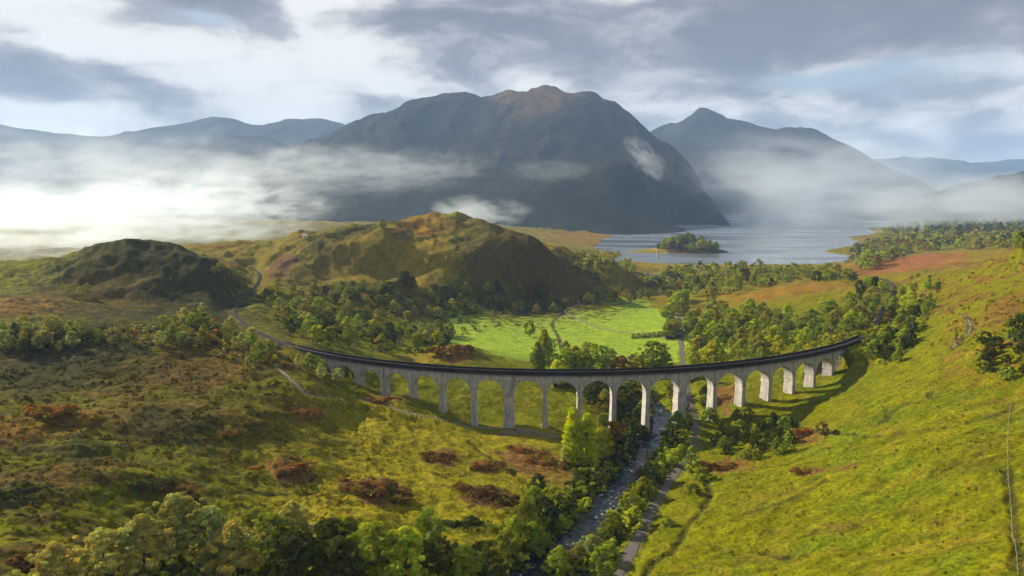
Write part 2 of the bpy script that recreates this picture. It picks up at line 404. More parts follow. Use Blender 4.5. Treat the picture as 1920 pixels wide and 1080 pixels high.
a1 = n01(38, 4, 101); a2 = n01(11, 3, 111, 1, 1.5); a3 = n01(4.5, 3, 121, 1, 1.8); a4 = n01(120, 4, 131)
lay(sstep(a1, 0.5, 0.8) * 0.75, LUSH)
lay(sstep(a2, 0.58, 0.85) * 0.38, STRAW)
mead = sstep(GX + 0.22 * (GY - 250), -120, -70) * (1 - sstep(GX, 5, 45)) * (1 - sstep(GY, 330, 350)); lay(mead * (0.40 + 0.5 * a1), np.array([0.235, 0.205, 0.010]))
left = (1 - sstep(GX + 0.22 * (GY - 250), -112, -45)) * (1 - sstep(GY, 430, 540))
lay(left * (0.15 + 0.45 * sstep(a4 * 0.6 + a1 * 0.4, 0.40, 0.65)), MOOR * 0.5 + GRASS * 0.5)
lay(left * sstep(a2 * 0.4 + a1 * 0.6, 0.44, 0.58) * sstep(GZ, 32, 42) * .95, MOOR * .72)  # moor cover darkened to stand in for cloud shadow over the left hillside
lay(left * sstep(a3 * 0.6 + a2 * 0.4, 0.56, 0.74) * 0.8, DARKV_SHADE * 1.25)
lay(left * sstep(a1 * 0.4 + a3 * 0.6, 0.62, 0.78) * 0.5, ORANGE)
right_up = sstep(GX, 140, 240) * sstep(GZ + 14 * (a4 - .5), 50, 68)
lay(right_up * sstep(a1 * 0.5 + a2 * 0.5, 0.38, 0.62) * 0.8, ORANGE * 0.8)
lay(right_up * sstep(a2 * .6 + a1 * .4, 0.50, 0.70) * 0.75, BRACK * .85)
lay(sstep(a3 * 0.5 + a2 * 0.5, 0.60, 0.76) * 0.38 * (1 - flatm), GRASS * 0.5)
lay(sstep(fbm(GX + 0.35 * GY, GY * 2.0, 22, 3, 301, 0.55, True), 0.50, 0.78) * 0.35 * (1 - flatm) * (1 - sstep(RR, 450, 600)), GRASS * 0.42)
dist_m = sstep(GY, 560, 700)
lay(dist_m * (0.35 + 0.4 * a1) * (1 - flatm), STRAW * 0.95)
lay(dist_m * sstep(a1 * 0.6 + a2 * 0.4, 0.54, 0.70) * (1 - flatm), ORANGE * 0.75)
lay(dist_m * sstep(a4 * 0.3 + n01(60, 3, 141) * 0.7, 0.58, 0.74) * (1 - flatm) * 0.85, MOOR)
lay(sstep(flatm + 0.45 * (a2 - 0.5) + 0.3 * (a1 - 0.5), 0.55, 0.78), FIELD * 1.0)
lay(sstep(flatm, 0.62, 0.80) * sstep(a2 * 0.5 + n01(30, 2, 151, 0.4, 1.6) * 0.5, 0.52, 0.75) * 0.5, FIELD * 0.78)


def blob(u, v, ru, rv, c, s=1.0, nz=0.45):
    """patch of plant cover or painted shade on the ground, radii in metres taken from its size in the view"""
    q = hit(u, v)
    if q is None: return
    D = math.hypot(q[0], q[1]); dep = max(0.06, (CAM[2] - q[2]) / D)
    rx = ru * D / F; ry = min(rv * D / F / dep, rx * 2.2)
    rad = np.array([q[0], q[1]]) / D; tan = np.array([rad[1], -rad[0]])
    dx = GX - q[0]; dy = GY - q[1]
    e2 = ((dx * tan[0] + dy * tan[1]) / rx) ** 2 + ((dx * rad[0] + dy * rad[1]) / ry) ** 2
    lay((1 - sstep(np.sqrt(e2) + nz * (a2 - 0.5) * 2 + nz * (a3 - 0.5), 0.65, 1.1)) * s, c)


for bl in [(545, 880, 40, 20, BRACK, .9), (705, 915, 60, 26, BRACK, .95), (915, 930, 60, 24, BRACK * .8, .95), (826, 858, 36, 14, BRACK, .9), (915, 874, 40, 15, BRACK, .9), (572, 774, 34, 10, BRACK * 1.1, .9), (715, 752, 40, 9, BRACK * 1.1, .9),
           (1000, 862, 75, 28, BRACK * 1.15, .95), (1050, 890, 60, 26, BRACK * .9 + GRASS * .4, .8), (850, 658, 45, 12, BRACK, .95), (780, 672, 70, 10, STRAW, .8), (1360, 745, 40, 25, BRACK * 1.1, .9), (1520, 815, 35, 22, BRACK * 1.1, .95), (1370, 878, 45, 18, BRACK * 1.15, .9),
           (1515, 888, 28, 8, BRACK, .8), (1590, 877, 20, 8, BRACK * .8, .8), (1640, 830, 60, 6, GRASS * .5, .5), (300, 770, 130, 30, MOOR, .6), (90, 780, 80, 25, ORANGE * .8, .7), (30, 925, 50, 22, DARKV_SHADE, .8), (330, 915, 40, 10, BRACK, .9), (60, 1040, 60, 15, MOOR, .8), (330, 790, 80, 25, DARKV_SHADE, .75), (150, 840, 45, 22, DARKV_SHADE, .8), (430, 660, 160, 30, ORANGE * .7, .5),
           (1700, 490, 90, 22, np.array([.20, .085, .032]), .95), (1490, 542, 90, 14, ORANGE, .9), (1620, 585, 40, 22, ORANGE * .9, .6), (100, 570, 120, 16, ORANGE, .85), (280, 515, 190, 60, DARKV_SHADE * .95, .95), (110, 690, 150, 34, DARKV_SHADE * .9, .9), (330, 690, 120, 18, MOOR * .8, .7), (370, 550, 90, 40, DARKV_SHADE, .9), (190, 560, 80, 14, MOOR, .8),  # left hill and slope below crest trees: dark cover painted in as shade
           (530, 490, 32, 28, np.array([.12, .06, .045]), .9), (745, 435, 26, 8, np.array([.11, .045, .04]), .9), (610, 440, 24, 6, MOOR, .9), (670, 443, 18, 5, MOOR, .9), (790, 420, 40, 14, ORANGE, .8), (650, 490, 110, 26, DARKV_SHADE * 1.05, .9), (930, 470, 110, 40, DARKV_SHADE * 1.4, .85), (990, 500, 110, 34, MOOR * .8, .8), (1070, 515, 110, 28, MOOR * .7, .9),  # knoll hollow and face: dark heather that also stands in for shade
           (800, 500, 60, 10, STRAW, .8), (1100, 445, 80, 10, ORANGE, .8), (1280, 497, 160, 10, STRAW * 1.0, .8), (1230, 520, 30, 6, EARTH * 1.6, .8), (680, 510, 110, 12, STRAW, .7), (1700, 640, 40, 30, LUSH, .5), (980, 812, 60, 8, EARTH * 1.5, .8), (1340, 820, 20, 8, GRASS, .5),
           (1150, 470, 40, 8, STRAW, .7), (1830, 872, 70, 14, GRASS * .5 + MOOR * .2, .7), (1560, 990, 60, 10, MOOR, .45), (1440, 1045, 60, 14, MOOR, .4), (1680, 930, 110, 20, LUSH * .8, .6), (1570, 1015, 80, 14, LUSH, .7), (1760, 1020, 90, 16, STRAW * .8, .5), (1450, 930, 70, 14, STRAW * .8, .45), (1750, 760, 90, 14, LUSH * .75, .5), (1600, 800, 90, 12, LUSH * .8, .5)]:
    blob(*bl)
for d, (L, wd) in zip(path_d, PATHS):
    lay((1 - sstep(d + (a3 - 0.5) * 1.2, wd, wd + 1.4)) * 0.75, EARTH * 1.15)
lay((1 - sstep(np.where(rd < 60, rd + wob, 99), 6.5, 10.5)) * 0.9, DARKV_SHADE)
lay((1 - sstep(np.where(rd < 60, rd + wob * 1.5, 99), 5.5, 7.5)) * 0.8 * sstep(a3, 0.4, 0.7), EARTH * 1.3)
for L in (rail_left, rail_right):
    d, _ = dist_line(GX, GY, L, 30); lay((1 - sstep(d, 1.6, 2.8)) * .8, EARTH * .8)
lay((1 - sstep(gul, 0.4, 1.7)) * 0.75, DARKV_SHADE * .9)
col *= (0.80 + 0.40 * a3)[..., None] * (0.86 + 0.28 * n01(2.2, 2, 161))[..., None]

# ------------------------------------------------------------------ materials
def new_mat(name):
    m = bpy.data.materials.new(name); m.use_nodes = True; return m, NT(m.node_tree)


def plain(name, c, rough=0.8, var=0.25, scale=3.0, spec=0.25, bump=0.0):
    m, t = new_mat(name)
    pos = t.n('ShaderNodeNewGeometry').outputs['Position']
    f = t.noise(pos, scale, 5.0, 0.6)
    cc = t.mix(f, tuple(x * (1 - var) for x in c), tuple(min(1, x * (1 + var)) for x in c))
    b = t.n('ShaderNodeBsdfPrincipled', {'Base Color': cc, 'Roughness': rough, 'Specular IOR Level': spec})
    if bump: t.put(b.inputs['Normal'], t.n('ShaderNodeBump', {'Height': f, 'Strength': 1.0, 'Distance': bump}).outputs[0])
    t.n('ShaderNodeOutputMaterial', {0: b.outputs[0]}); return m


def land_mat(name, scale=1.0, bump=0.35, rough=0.95):
    m, t = new_mat(name)
    pos = t.n('ShaderNodeNewGeometry').outputs['Position']
    c = t.n('ShaderNodeVertexColor', layer_name='land').outputs[0]
    f1 = t.noise(pos, 0.9 / scale, 5.0, 0.65); f2 = t.noise(t.vm('MULTIPLY', pos, (0.10 / scale, 0.16 / scale, 0.1 / scale)), 1.0, 5.0, 0.6, 0.6)
    f3 = t.noise(pos, 0.28 / scale, 4.0, 0.6, 1.0)
    c = t.mix(0.9, c, t.mix(t.ramp(f1, 0.3, 0.72), (0.52, 0.52, 0.52), (1.42, 1.40, 1.36)), 'MULTIPLY')
    c = t.mix(0.85, c, t.mix(t.ramp(f2, 0.32, 0.68), (0.74, 0.78, 0.85), (1.22, 1.16, 1.05)), 'MULTIPLY')
    hgt = t.m('ADD', t.m('MULTIPLY', f1, 0.5), t.m('MULTIPLY', f3, 1.3))
    bp = t.n('ShaderNodeBump', {'Height': hgt, 'Strength': 1.0, 'Distance': bump * scale * 2.0}).outputs[0]
    b = t.n('ShaderNodeBsdfPrincipled', {'Base Color': c, 'Roughness': rough, 'Specular IOR Level': 0.02, 'Normal': bp})
    t.n('ShaderNodeOutputMaterial', {0: b.outputs[0]}); return m


M_GROUND = land_mat('ground_cover')
nr, nc = GX.shape
idx = np.arange(nr * nc).reshape(nr, nc)
faces = np.stack([idx[:-1, :-1], idx[:-1, 1:], idx[1:, 1:], idx[1:, :-1]], -1).reshape(-1, 4)[:, ::-1]
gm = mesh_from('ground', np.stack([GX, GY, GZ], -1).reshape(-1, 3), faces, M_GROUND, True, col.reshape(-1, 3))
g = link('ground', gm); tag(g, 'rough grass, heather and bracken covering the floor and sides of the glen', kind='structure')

# ------------------------------------------------------------------ mountains
def mountain(name, label, ridge, foot, x0, x1, y0, y1, step, c_low, c_high, namp, wl, seed, top_col=None, c=150.0, shore=None):
    T = Rbf([at_y(*q) for q in ridge] + foot, c, 0.02)
    xs = np.arange(x0, x1 + step, step); ys = np.arange(y0, y1 + step, step)
    X, Y = np.meshgrid(xs, ys, indexing='ij'); Z = T(X, Y)
    up = sstep(Z, 10, 250)
    wx = X + 120 * perlin(X / 500, Y / 500, seed + 9); wy = Y + 120 * perlin(X / 500, Y / 500, seed + 10)
    n = fbm(wx, wy * 0.55, wl, 6, seed, 0.52, True) - 0.25
    n2 = fbm(wx, wy, wl * 0.35, 4, seed + 50, 0.55)
    Z = Z + up * (n * namp + n2 * namp * 0.28 + (fbm(wx, wy * 0.4, 170, 4, seed + 80, 0.55, True) - .3) * namp * 0.35)
    if shore:                                  # the foot of the flank drops below the loch here
        sx = np.interp(Y, [p_[1] for p_ in shore], [p_[0] for p_ in shore]) + 40 * perlin(X / 300, Y / 300, seed + 3)
        k = sstep(X, sx - 60, sx + 110); Z = Z * (1 - k) - 25 * k
    q = 0.5 + fbm(X, Y, 240, 4, seed + 5) * 0.9; q2 = 0.5 + fbm(X, Y, 60, 3, seed + 6)
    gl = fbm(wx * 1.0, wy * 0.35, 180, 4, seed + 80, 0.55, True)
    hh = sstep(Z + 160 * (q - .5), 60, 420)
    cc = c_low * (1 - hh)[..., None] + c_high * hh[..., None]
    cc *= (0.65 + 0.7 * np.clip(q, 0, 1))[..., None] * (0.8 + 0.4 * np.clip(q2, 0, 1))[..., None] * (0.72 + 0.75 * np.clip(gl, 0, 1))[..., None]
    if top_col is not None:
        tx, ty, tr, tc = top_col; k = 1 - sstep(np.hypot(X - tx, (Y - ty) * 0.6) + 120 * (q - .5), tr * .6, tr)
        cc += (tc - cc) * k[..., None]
    nx, ny = X.shape; i = np.arange(nx * ny).reshape(nx, ny)
    f = np.stack([i[:-1, :-1], i[1:, :-1], i[1:, 1:], i[:-1, 1:]], -1).reshape(-1, 4)
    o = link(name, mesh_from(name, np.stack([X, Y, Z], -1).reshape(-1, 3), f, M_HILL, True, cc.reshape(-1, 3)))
    return tag(o, label, kind='structure')


M_HILL = land_mat('mountain_cover', 14.0, 0.30)
HL = np.array([0.012, 0.016, 0.014]); HH = np.array([0.017, 0.018, 0.019])  # albedo kept low to stand in for cloud shadow on the mountains
DA = 4500
ridgeA = [(480, 300, 5200), (540, 283, 5000), (600, 262, 4900), (640, 250, 4850), (700, 222, 4800), (735, 215, 4750), (770, 195, 4700), (800, 186, 4700), (860, 180, 4650), (905, 187, 4600), (940, 181, 4600), (980, 172, 4550), (1035, 166, 4500), (1075, 175, 4450), (1110, 180, 4400),
          (1140, 195, 4300), (1165, 203, 4200), (1190, 225, 4050), (1215, 253, 3900), (1240, 272, 3750), (1265, 290, 3600), (1285, 315, 3450), (1300, 335, 3300), (1314, 365, 3100), (1326, 400, 2900)]
footA = [(-1700, 2700, 10), (-1000, 2700, 10), (-500, 2650, 10), (-100, 2550, 5), (100, 2350, 0), (330, 2200, -4), (560, 2250, -8), (760, 2500, -12), (860, 2900, -14), (940, 3200, -14), (1130, 3900, -12), (1500, 4500, -10), (1700, 5200, -5),
         (-300, 3300, 190), (200, 3200, 230), (550, 2900, 170), (700, 3200, 230), (-900, 3500, 150), (-1500, 3800, 120), (300, 3800, 500), (-300, 4000, 420), (300, 5600, 350), (900, 5400, 200), (-700, 5800, 300), (-2300, 4500, 60), (-2200, 5800, 100), (-2300, 3000, 10), (800, 3500, 300), (1300, 3100, -18), (1400, 2700, -18), (1650, 3600, -18), (1650, 3000, -18), (1650, 2300, -15), (1200, 2200, -15), (1450, 4000, -15), (1650, 4300, -12)]
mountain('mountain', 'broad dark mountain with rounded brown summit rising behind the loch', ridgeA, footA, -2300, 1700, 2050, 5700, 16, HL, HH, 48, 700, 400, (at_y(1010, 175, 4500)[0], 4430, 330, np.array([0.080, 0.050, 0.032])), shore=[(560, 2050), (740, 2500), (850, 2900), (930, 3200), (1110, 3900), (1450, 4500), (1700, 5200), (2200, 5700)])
ridgeB = [(1100, 262, 7200), (1215, 250, 7000), (1250, 238, 6900), (1280, 228, 6800), (1318, 207, 6700), (1350, 222, 6600), (1395, 228, 6500), (1435, 246, 6400), (1470, 247, 6300), (1505, 243, 6200), (1540, 258, 6050), (1580, 278, 5900), (1620, 302, 5700), (1650, 320, 5500), (1700, 348, 5200)]
footB = [(1250, 4600, -10), (1700, 4300, -12), (2200, 4200, -12), (2700, 4300, -12), (3100, 4500, -12), (3600, 5200, -10), (3800, 6200, 0), (1000, 5400, 50), (1600, 5400, 260), (2200, 5200, 200), (2800, 5000, 80), (900, 8200, 200), (2000, 8200, 200), (3200, 7600, 50), (500, 6500, 200)]
mountain('mountain', 'pointed grey mountain with a sharp peak right of the broad one', ridgeB, footB, 500, 3900, 4250, 8200, 26, HL, HH, 60, 800, 500, c=180.0)
ridgeC = [(-200, 225, 7600), (-100, 232, 7600), (0, 242, 7500), (60, 252, 7500), (140, 265, 7600), (180, 262, 7700), (230, 252, 7800), (300, 245, 7900), (345, 238, 8000), (400, 228, 8100), (430, 225, 8100), (460, 231, 8100), (540, 235, 8200), (600, 227, 8200), (630, 234, 8200), (720, 262, 8200)]
footC = [(-9000, 5000, 30), (-6000, 4800, 20), (-4200, 4800, 20), (-2600, 5200, 20), (-1000, 6200, 40), (-9000, 9800, 200), (-6000, 9800, 200), (-3000, 9800, 150), (-1000, 9800, 100), (-5200, 6200, 260), (-3600, 6500, 280), (-8500, 7000, 500)]
mountain('mountain_ridge', 'long pale grey mountain ridge on the left skyline', ridgeC, footC, -8000, -1000, 4900, 9600, 40, HL, HH, 70, 1000, 600, c=220.0)
ridgeD = [(250, 305, 6000), (330, 288, 5900), (370, 274, 5900), (400, 265, 5900), (450, 259, 5900), (500, 262, 5900), (535, 275, 5900), (580, 300, 5900)]
footD = [(-4300, 5000, 20), (-3000, 4700, 20), (-2000, 4800, 20), (-1300, 5500, 40), (-1500, 6900, 60), (-3000, 7000, 100), (-4300, 6800, 80), (-2600, 5300, 180)]
mountain('hill', 'low rounded dark hill in front of the left skyline ridge', ridgeD, footD, -4200, -1300, 4800, 6900, 30, HL, HH, 30, 600, 650, c=150.0)
ridgeE = [(1780, 372, 3300), (1830, 352, 3350), (1880, 338, 3400), (1920, 333, 3400), (2000, 318, 3400), (2150, 300, 3400)]
footE = [(1850, 2900, -6), (2300, 2500, 10), (2900, 2300, 30), (3700, 2500, 100), (1750, 3600, -8), (1900, 4300, -8), (2600, 4400, 20), (3700, 4300, 100), (3700, 3400, 290)]
mountain('hill', 'hazy hillside at the right edge beyond the loch shore', ridgeE, footE, 1700, 3700, 2350, 4400, 26, HL, HH, 50, 380, 700, c=120.0)
ridgeF = [(1400, 318, 11500), (1560, 310, 11500), (1650, 304, 11500), (1720, 304, 11500), (1800, 309, 11500), (1880, 318, 11500), (1990, 302, 11500), (2150, 290, 11500)]
footF = [(2000, 9800, -8), (5000, 9800, -8), (9000, 9800, -8), (13000, 9800, 40), (2000, 13000, 200), (6000, 13200, 200), (13000, 13200, 200)]
mountain('mountain_ridge', 'faint blue mountain ridge far down the loch', ridgeF, footF, 2500, 12500, 9900, 13000, 90, HL, HH, 120, 1200, 750, c=300.0)

# ------------------------------------------------------------------ water
def loch_material():
    m, t = new_mat('loch_water')
    pos = t.n('ShaderNodeNewGeometry').outputs['Position']
    big = t.noise(t.vm('MULTIPLY', pos, (0.0022, 0.010, 0.0)), 1.0, 3.0, 0.5, 0.8)       # calm lanes and breeze lanes
    rip = t.noise(t.vm('MULTIPLY', pos, (0.10, 0.25, 0.0)), 1.0, 3.0, 0.6)
    bp = t.n('ShaderNodeBump', {'Height': rip, 'Strength': 0.22, 'Distance': t.ramp(big, 0.42, 0.60, 0.3, 1.2)}).outputs[0]
    b = t.n('ShaderNodeBsdfPrincipled', {'Base Color': (0.105, 0.130, 0.165), 'Roughness': t.ramp(big, 0.40, 0.60, 0.12, 0.38), 'IOR': 1.33, 'Specular IOR Level': 1.0, 'Normal': bp})
    t.n('ShaderNodeOutputMaterial', {0: b.outputs[0]}); return m


xs = np.linspace(-200, 4500, 40); ys = np.linspace(1180, 9900, 60)
X, Y = np.meshgrid(xs, ys, indexing='ij'); i = np.arange(X.size).reshape(X.shape)
f = np.stack([i[:-1, :-1], i[1:, :-1], i[1:, 1:], i[:-1, 1:]], -1).reshape(-1, 4)
o = link('loch', mesh_from('loch', np.stack([X, Y, 0 * X], -1).reshape(-1, 3), f, loch_material())); tag(o, 'calm silvery blue loch below the mountains', kind='structure')


def river_material():
    m, t = new_mat('river_water')
    pos = t.n('ShaderNodeNewGeometry').outputs['Position']
    v = t.vm('ADD', pos, t.vm('MULTIPLY', t.n('ShaderNodeTexNoise', {'Vector': pos, 'Scale': 0.25}).outputs['Color'], (3, 3, 0)))
    n1 = t.noise(v, 0.55, 5.0, 0.6, 0.8); n2 = t.noise(t.vm('MULTIPLY', pos, (0.06, 0.06, 0)), 1.0, 2.0)
    foam = t.m('MULTIPLY', t.ramp(n1, 0.56, 0.70), t.ramp(n2, 0.42, 0.58, 0.05, 1.0))
    bp = t.n('ShaderNodeBump', {'Height': n1, 'Strength': 0.6, 'Distance': 0.22}).outputs[0]
    b = t.n('ShaderNodeBsdfPrincipled', {'Base Color': t.mix(foam, (0.006, 0.011, 0.018), (0.42, 0.44, 0.46)), 'Roughness': t.ramp(foam, 0, 1, 0.12, 0.7), 'IOR': 1.33, 'Normal': bp})
    t.n('ShaderNodeOutputMaterial', {0: b.outputs[0]}); return m


def ribbon(name, L, half, lift, mat, nx=5, crown=0.0, jag=0.0, uneven=None):
    T = np.gradient(L[:, :2], axis=0); T /= np.linalg.norm(T, axis=1)[:, None] + 1e-9
    N = np.c_[T[:, 1], -T[:, 0]]
    hw = half * (1 + jag * perlin(np.arange(len(L)) / 7.0, np.zeros(len(L)), 5))
    V = []
    for k in np.linspace(-1, 1, nx):
        z = L[:, 2] + lift + crown * (1 - k * k)
        V.append(np.c_[L[:, :2] + N * (hw * k)[:, None], z])
    V = np.stack(V, 1)
    if uneven: V[..., 2] += uneven * perlin(V[..., 0] / 1.7, V[..., 1] / 1.7, 6)
    i = np.arange(V.shape[0] * nx).reshape(-1, nx)
    f = np.stack([i[:-1, :-1], i[:-1, 1:], i[1:, 1:], i[1:, :-1]], -1).reshape(-1, 4)[:, ::-1]
    return mesh_from(name, V.reshape(-1, 3), f, mat)


o = link('river', ribbon('river', polyline(river_L[river_L[:, 1] < 395][::4], 0.8), 10.0, 0.0, river_material(), 24, uneven=0.22)); tag(o, 'stony river with white riffles running under the viaduct', kind='structure')
M_ROAD = plain('worn_tarmac', (0.095, 0.084, 0.076), 0.9, 0.45, 0.5)
M_PATH = plain('gravel_path', (0.17, 0.145, 0.105), 0.95, 0.3, 0.8)
for L, wd, nm, mt, lb in [(drive, 1.6, 'access_road', M_ROAD, 'narrow grey tarmac road beside the river'), (left_path, 0.65, 'footpath', M_PATH, 'pale gravel footpath slanting down to the left piers'),
                          (hill_path, 0.45, 'footpath', M_PATH, 'worn stony footpath climbing the right hillside'), (farm_track, 1.2, 'farm_track', M_PATH, 'brown farm track curving across the bright meadow')]:
    tag(link(nm, ribbon(nm, L, wd, 0.07, mt, 7, 0.05, 0.35)), lb, kind='structure')

# ------------------------------------------------------------------ the viaduct
def concrete():
    m, t = new_mat('mass_concrete')
    geo = t.n('ShaderNodeNewGeometry'); pos = geo.outputs['Position']
    z = t.n('ShaderNodeSeparateXYZ', {0: pos}).outputs[2]
    st = t.noise(t.vm('MULTIPLY', pos, (1.2, 1.2, 0.07)), 1.0, 4.0, 0.6)        # run-off streaks
    bl = t.noise(pos, 0.35, 5.0, 0.65)
    c = t.mix(t.ramp(bl, 0.3, 0.7), (0.285, 0.275, 0.262), (0.49, 0.465, 0.425))
    c = t.mix(t.m('MULTIPLY', t.ramp(st, 0.46, 0.68), 0.6), c, (0.14, 0.128, 0.112))
    lift = t.m('ABSOLUTE', t.m('SUBTRACT', t.m('FRACT', t.m('DIVIDE', z, 1.5)), 0.5))   # pour lines
    c = t.mix(t.ramp(lift, 0.47, 0.5, 0.0, 0.35), c, (0.10, 0.09, 0.08))
    px = t.n('ShaderNodeSeparateXYZ', {0: pos}).outputs[0]
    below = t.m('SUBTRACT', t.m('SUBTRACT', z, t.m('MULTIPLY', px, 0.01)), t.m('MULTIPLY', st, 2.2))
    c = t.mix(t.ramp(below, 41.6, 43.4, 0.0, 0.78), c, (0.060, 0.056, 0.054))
    b = t.n('ShaderNodeBsdfPrincipled', {'Base Color': c, 'Roughness': 0.92, 'Specular IOR Level': 0.15,
            'Normal': t.n('ShaderNodeBump', {'Height': t.m('ADD', bl, t.m('MULTIPLY', st, 0.3)), 'Strength': 0.5, 'Distance': 0.12}).outputs[0]})
    t.n('ShaderNodeOutputMaterial', {0: b.outputs[0]}); return m


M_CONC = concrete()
M_DARK = plain('blackened_concrete', (0.026, 0.025, 0.027), 0.95, 0.45, 0.5, 0.1)
M_IRON = plain('rusted_rail', (0.10, 0.07, 0.055), 0.5, 0.3, 2.0, 0.5)
M_BALLAST = plain('ballast', (0.050, 0.046, 0.046), 0.95, 0.4, 2.5, 0.1, 0.15)
M_SLEEPER = plain('timber_sleeper', (0.06, 0.05, 0.042), 0.9, 0.3, 2.0)

SPAN, PW, TW = 15.25, 2.2, 4.6
via = link('railway_viaduct', None); via.empty_display_size = 5; via.location = arc(0, 0, 14)
tag(via, 'long curved concrete railway viaduct of twenty-one arches crossing the glen', 'viaduct')
INV = -Vector(via.location)


def vpart(name, mesh):
    o = link(name, mesh, via); o.location = INV; return o


# pier centres measured along the curve
T0, T1 = -38.3, 51.05
piers = [(T0, True), (T1, True)]
s = T0 + TW / 2
arches = []
for k in range(5):
    arches.append((s, s + SPAN)); s += SPAN
    if k < 4: piers.append((s + PW / 2, False)); s += PW
s = T1 + TW / 2
for k in range(8):
    arches.append((s, s + SPAN)); s += SPAN
    if k < 7: piers.append((s + PW / 2, False)); s += PW
END_R = s
s = T0 - TW / 2
for k in range(8):
    arches.append((s - SPAN, s)); s -= SPAN
    if k < 7: piers.append((s - PW / 2, False)); s -= PW
END_L = s
HW = 2.75


def arc_block(B, s0, s1, t0, t1, z0, z1, n=None, taper=0.0):
    n = n or max(1, int((s1 - s0) / 4.0 + .5)); e = np.linspace(s0, s1, n + 1)
    for a, b in zip(e[:-1], e[1:]):
        B.hexa([arc(a, t0, z0), arc(b, t0, z0), arc(b, t1, z0), arc(a, t1, z0), arc(a, t0, z1), arc(b, t0, z1), arc(b, t1, z1), arc(a, t1, z1)])


def arch_mesh(s0, s1):
    mid = (s0 + s1) / 2; r = (s1 - s0) / 2; zt = deck_z(mid) - 1.55; zs = deck_z(mid) - 4.45 - r
    n = 26; V = []; Fq = []
    for i in range(n + 1):
        th = math.pi * i / n; sx = mid - r * math.cos(th); zz = zs + r * math.sin(th)
        V += [arc(sx, HW, zz), arc(sx, -HW, zz), arc(sx, HW, zt), arc(sx, -HW, zt)]
        # voussoir ring, slightly proud of the spandrel
    for i in range(n):
        a = 4 * i; b = a + 4
        Fq += [(a, b, b + 2, a + 2), (b + 1, a + 1, a + 3, b + 3), (a + 1, b + 1, b, a), (a + 2, b + 2, b + 3, a + 3)]
    return mesh_from('arch', V, Fq, M_CONC, False)


def ring_mesh(s0, s1, side):
    mid = (s0 + s1) / 2; r = (s1 - s0) / 2; zs = deck_z(mid) - 4.45 - r; n = 26; V = []; Fq = []
    t0 = side * HW - side * 0.1; t1 = side * (HW + 0.10)
    for i in range(n + 1):
        th = math.pi * i / n; c_, s_ = math.cos(th), math.sin(th)
        for rr in (r + 0.01, r + 0.75):
            sx = mid - rr * c_; sx = min(max(sx, s0 - PW / 2), s1 + PW / 2)
            V += [arc(sx, t0, zs + rr * s_), arc(sx, t1, zs + rr * s_)]
    for i in range(n):
        a = 4 * i; b = a + 4
        Fq += [(a + 1, b + 1, b + 3, a + 3), (a, a + 2, b + 2, b), (a, b, b + 1, a + 1), (a + 3, b + 3, b + 2, a + 2)]
    return mesh_from('arch_ring', V, Fq, M_CONC, False)


for s0, s1 in arches:
    a_o = vpart('arch', arch_mesh(s0, s1))
    ro = link('arch_ring', ring_mesh(s0, s1, 1), a_o)
    ro = link('arch_ring', ring_mesh(s0, s1, -1), a_o)
for sc_, tower in piers:
    wtop = TW if tower else PW
    x, y, _ = arc(sc_, 0, 0)
    zg = float(min(ground(x + dx, y + dy)[0] for dx in (-4, 0, 4) for dy in (-4, 0, 4))) - 1.5
    zs = deck_z(sc_) - 4.45 - SPAN / 2
    h = zs - zg; wb = wtop / 2 + 0.016 * h; tb = HW + 0.25 + 0.02 * h
    B = Boxes()
    B.hexa([arc(sc_ - wb, -tb, zg), arc(sc_ + wb, -tb, zg), arc(sc_ + wb, tb, zg), arc(sc_ - wb, tb, zg),
            arc(sc_ - wtop / 2 + .1, -HW - .12, zs), arc(sc_ + wtop / 2 - .1, -HW - .12, zs), arc(sc_ + wtop / 2 - .1, HW + .12, zs), arc(sc_ - wtop / 2 + .1, HW + .12, zs)])
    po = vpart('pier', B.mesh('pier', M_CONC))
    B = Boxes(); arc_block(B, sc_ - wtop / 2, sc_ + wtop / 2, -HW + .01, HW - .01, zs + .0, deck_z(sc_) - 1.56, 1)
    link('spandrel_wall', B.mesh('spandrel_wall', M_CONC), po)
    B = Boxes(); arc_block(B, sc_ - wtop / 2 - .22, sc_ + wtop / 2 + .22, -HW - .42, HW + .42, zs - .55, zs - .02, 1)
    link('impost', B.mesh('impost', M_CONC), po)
    for sd in (-1, 1):
        B = Boxes(); pw = wtop / 2 - (0.25 if tower else 0.1)
        arc_block(B, sc_ - pw, sc_ + pw, sd * (HW - .05), sd * (HW + (.75 if tower else .38)), zs + .0, deck_z(sc_) - 1.52, 1)
        link('pilaster', B.mesh('pilaster', M_CONC), po)
    if h > 14:
        B = Boxes(); arc_block(B, sc_ - wb - .35, sc_ + wb + .35, -tb - .35, tb + .35, zg, zg + 2.6, 1)
        link('plinth', B.mesh('plinth', M_CONC), po)
S0, S1 = END_L - 22, END_R + 16
zz = lambda a: deck_z(a)
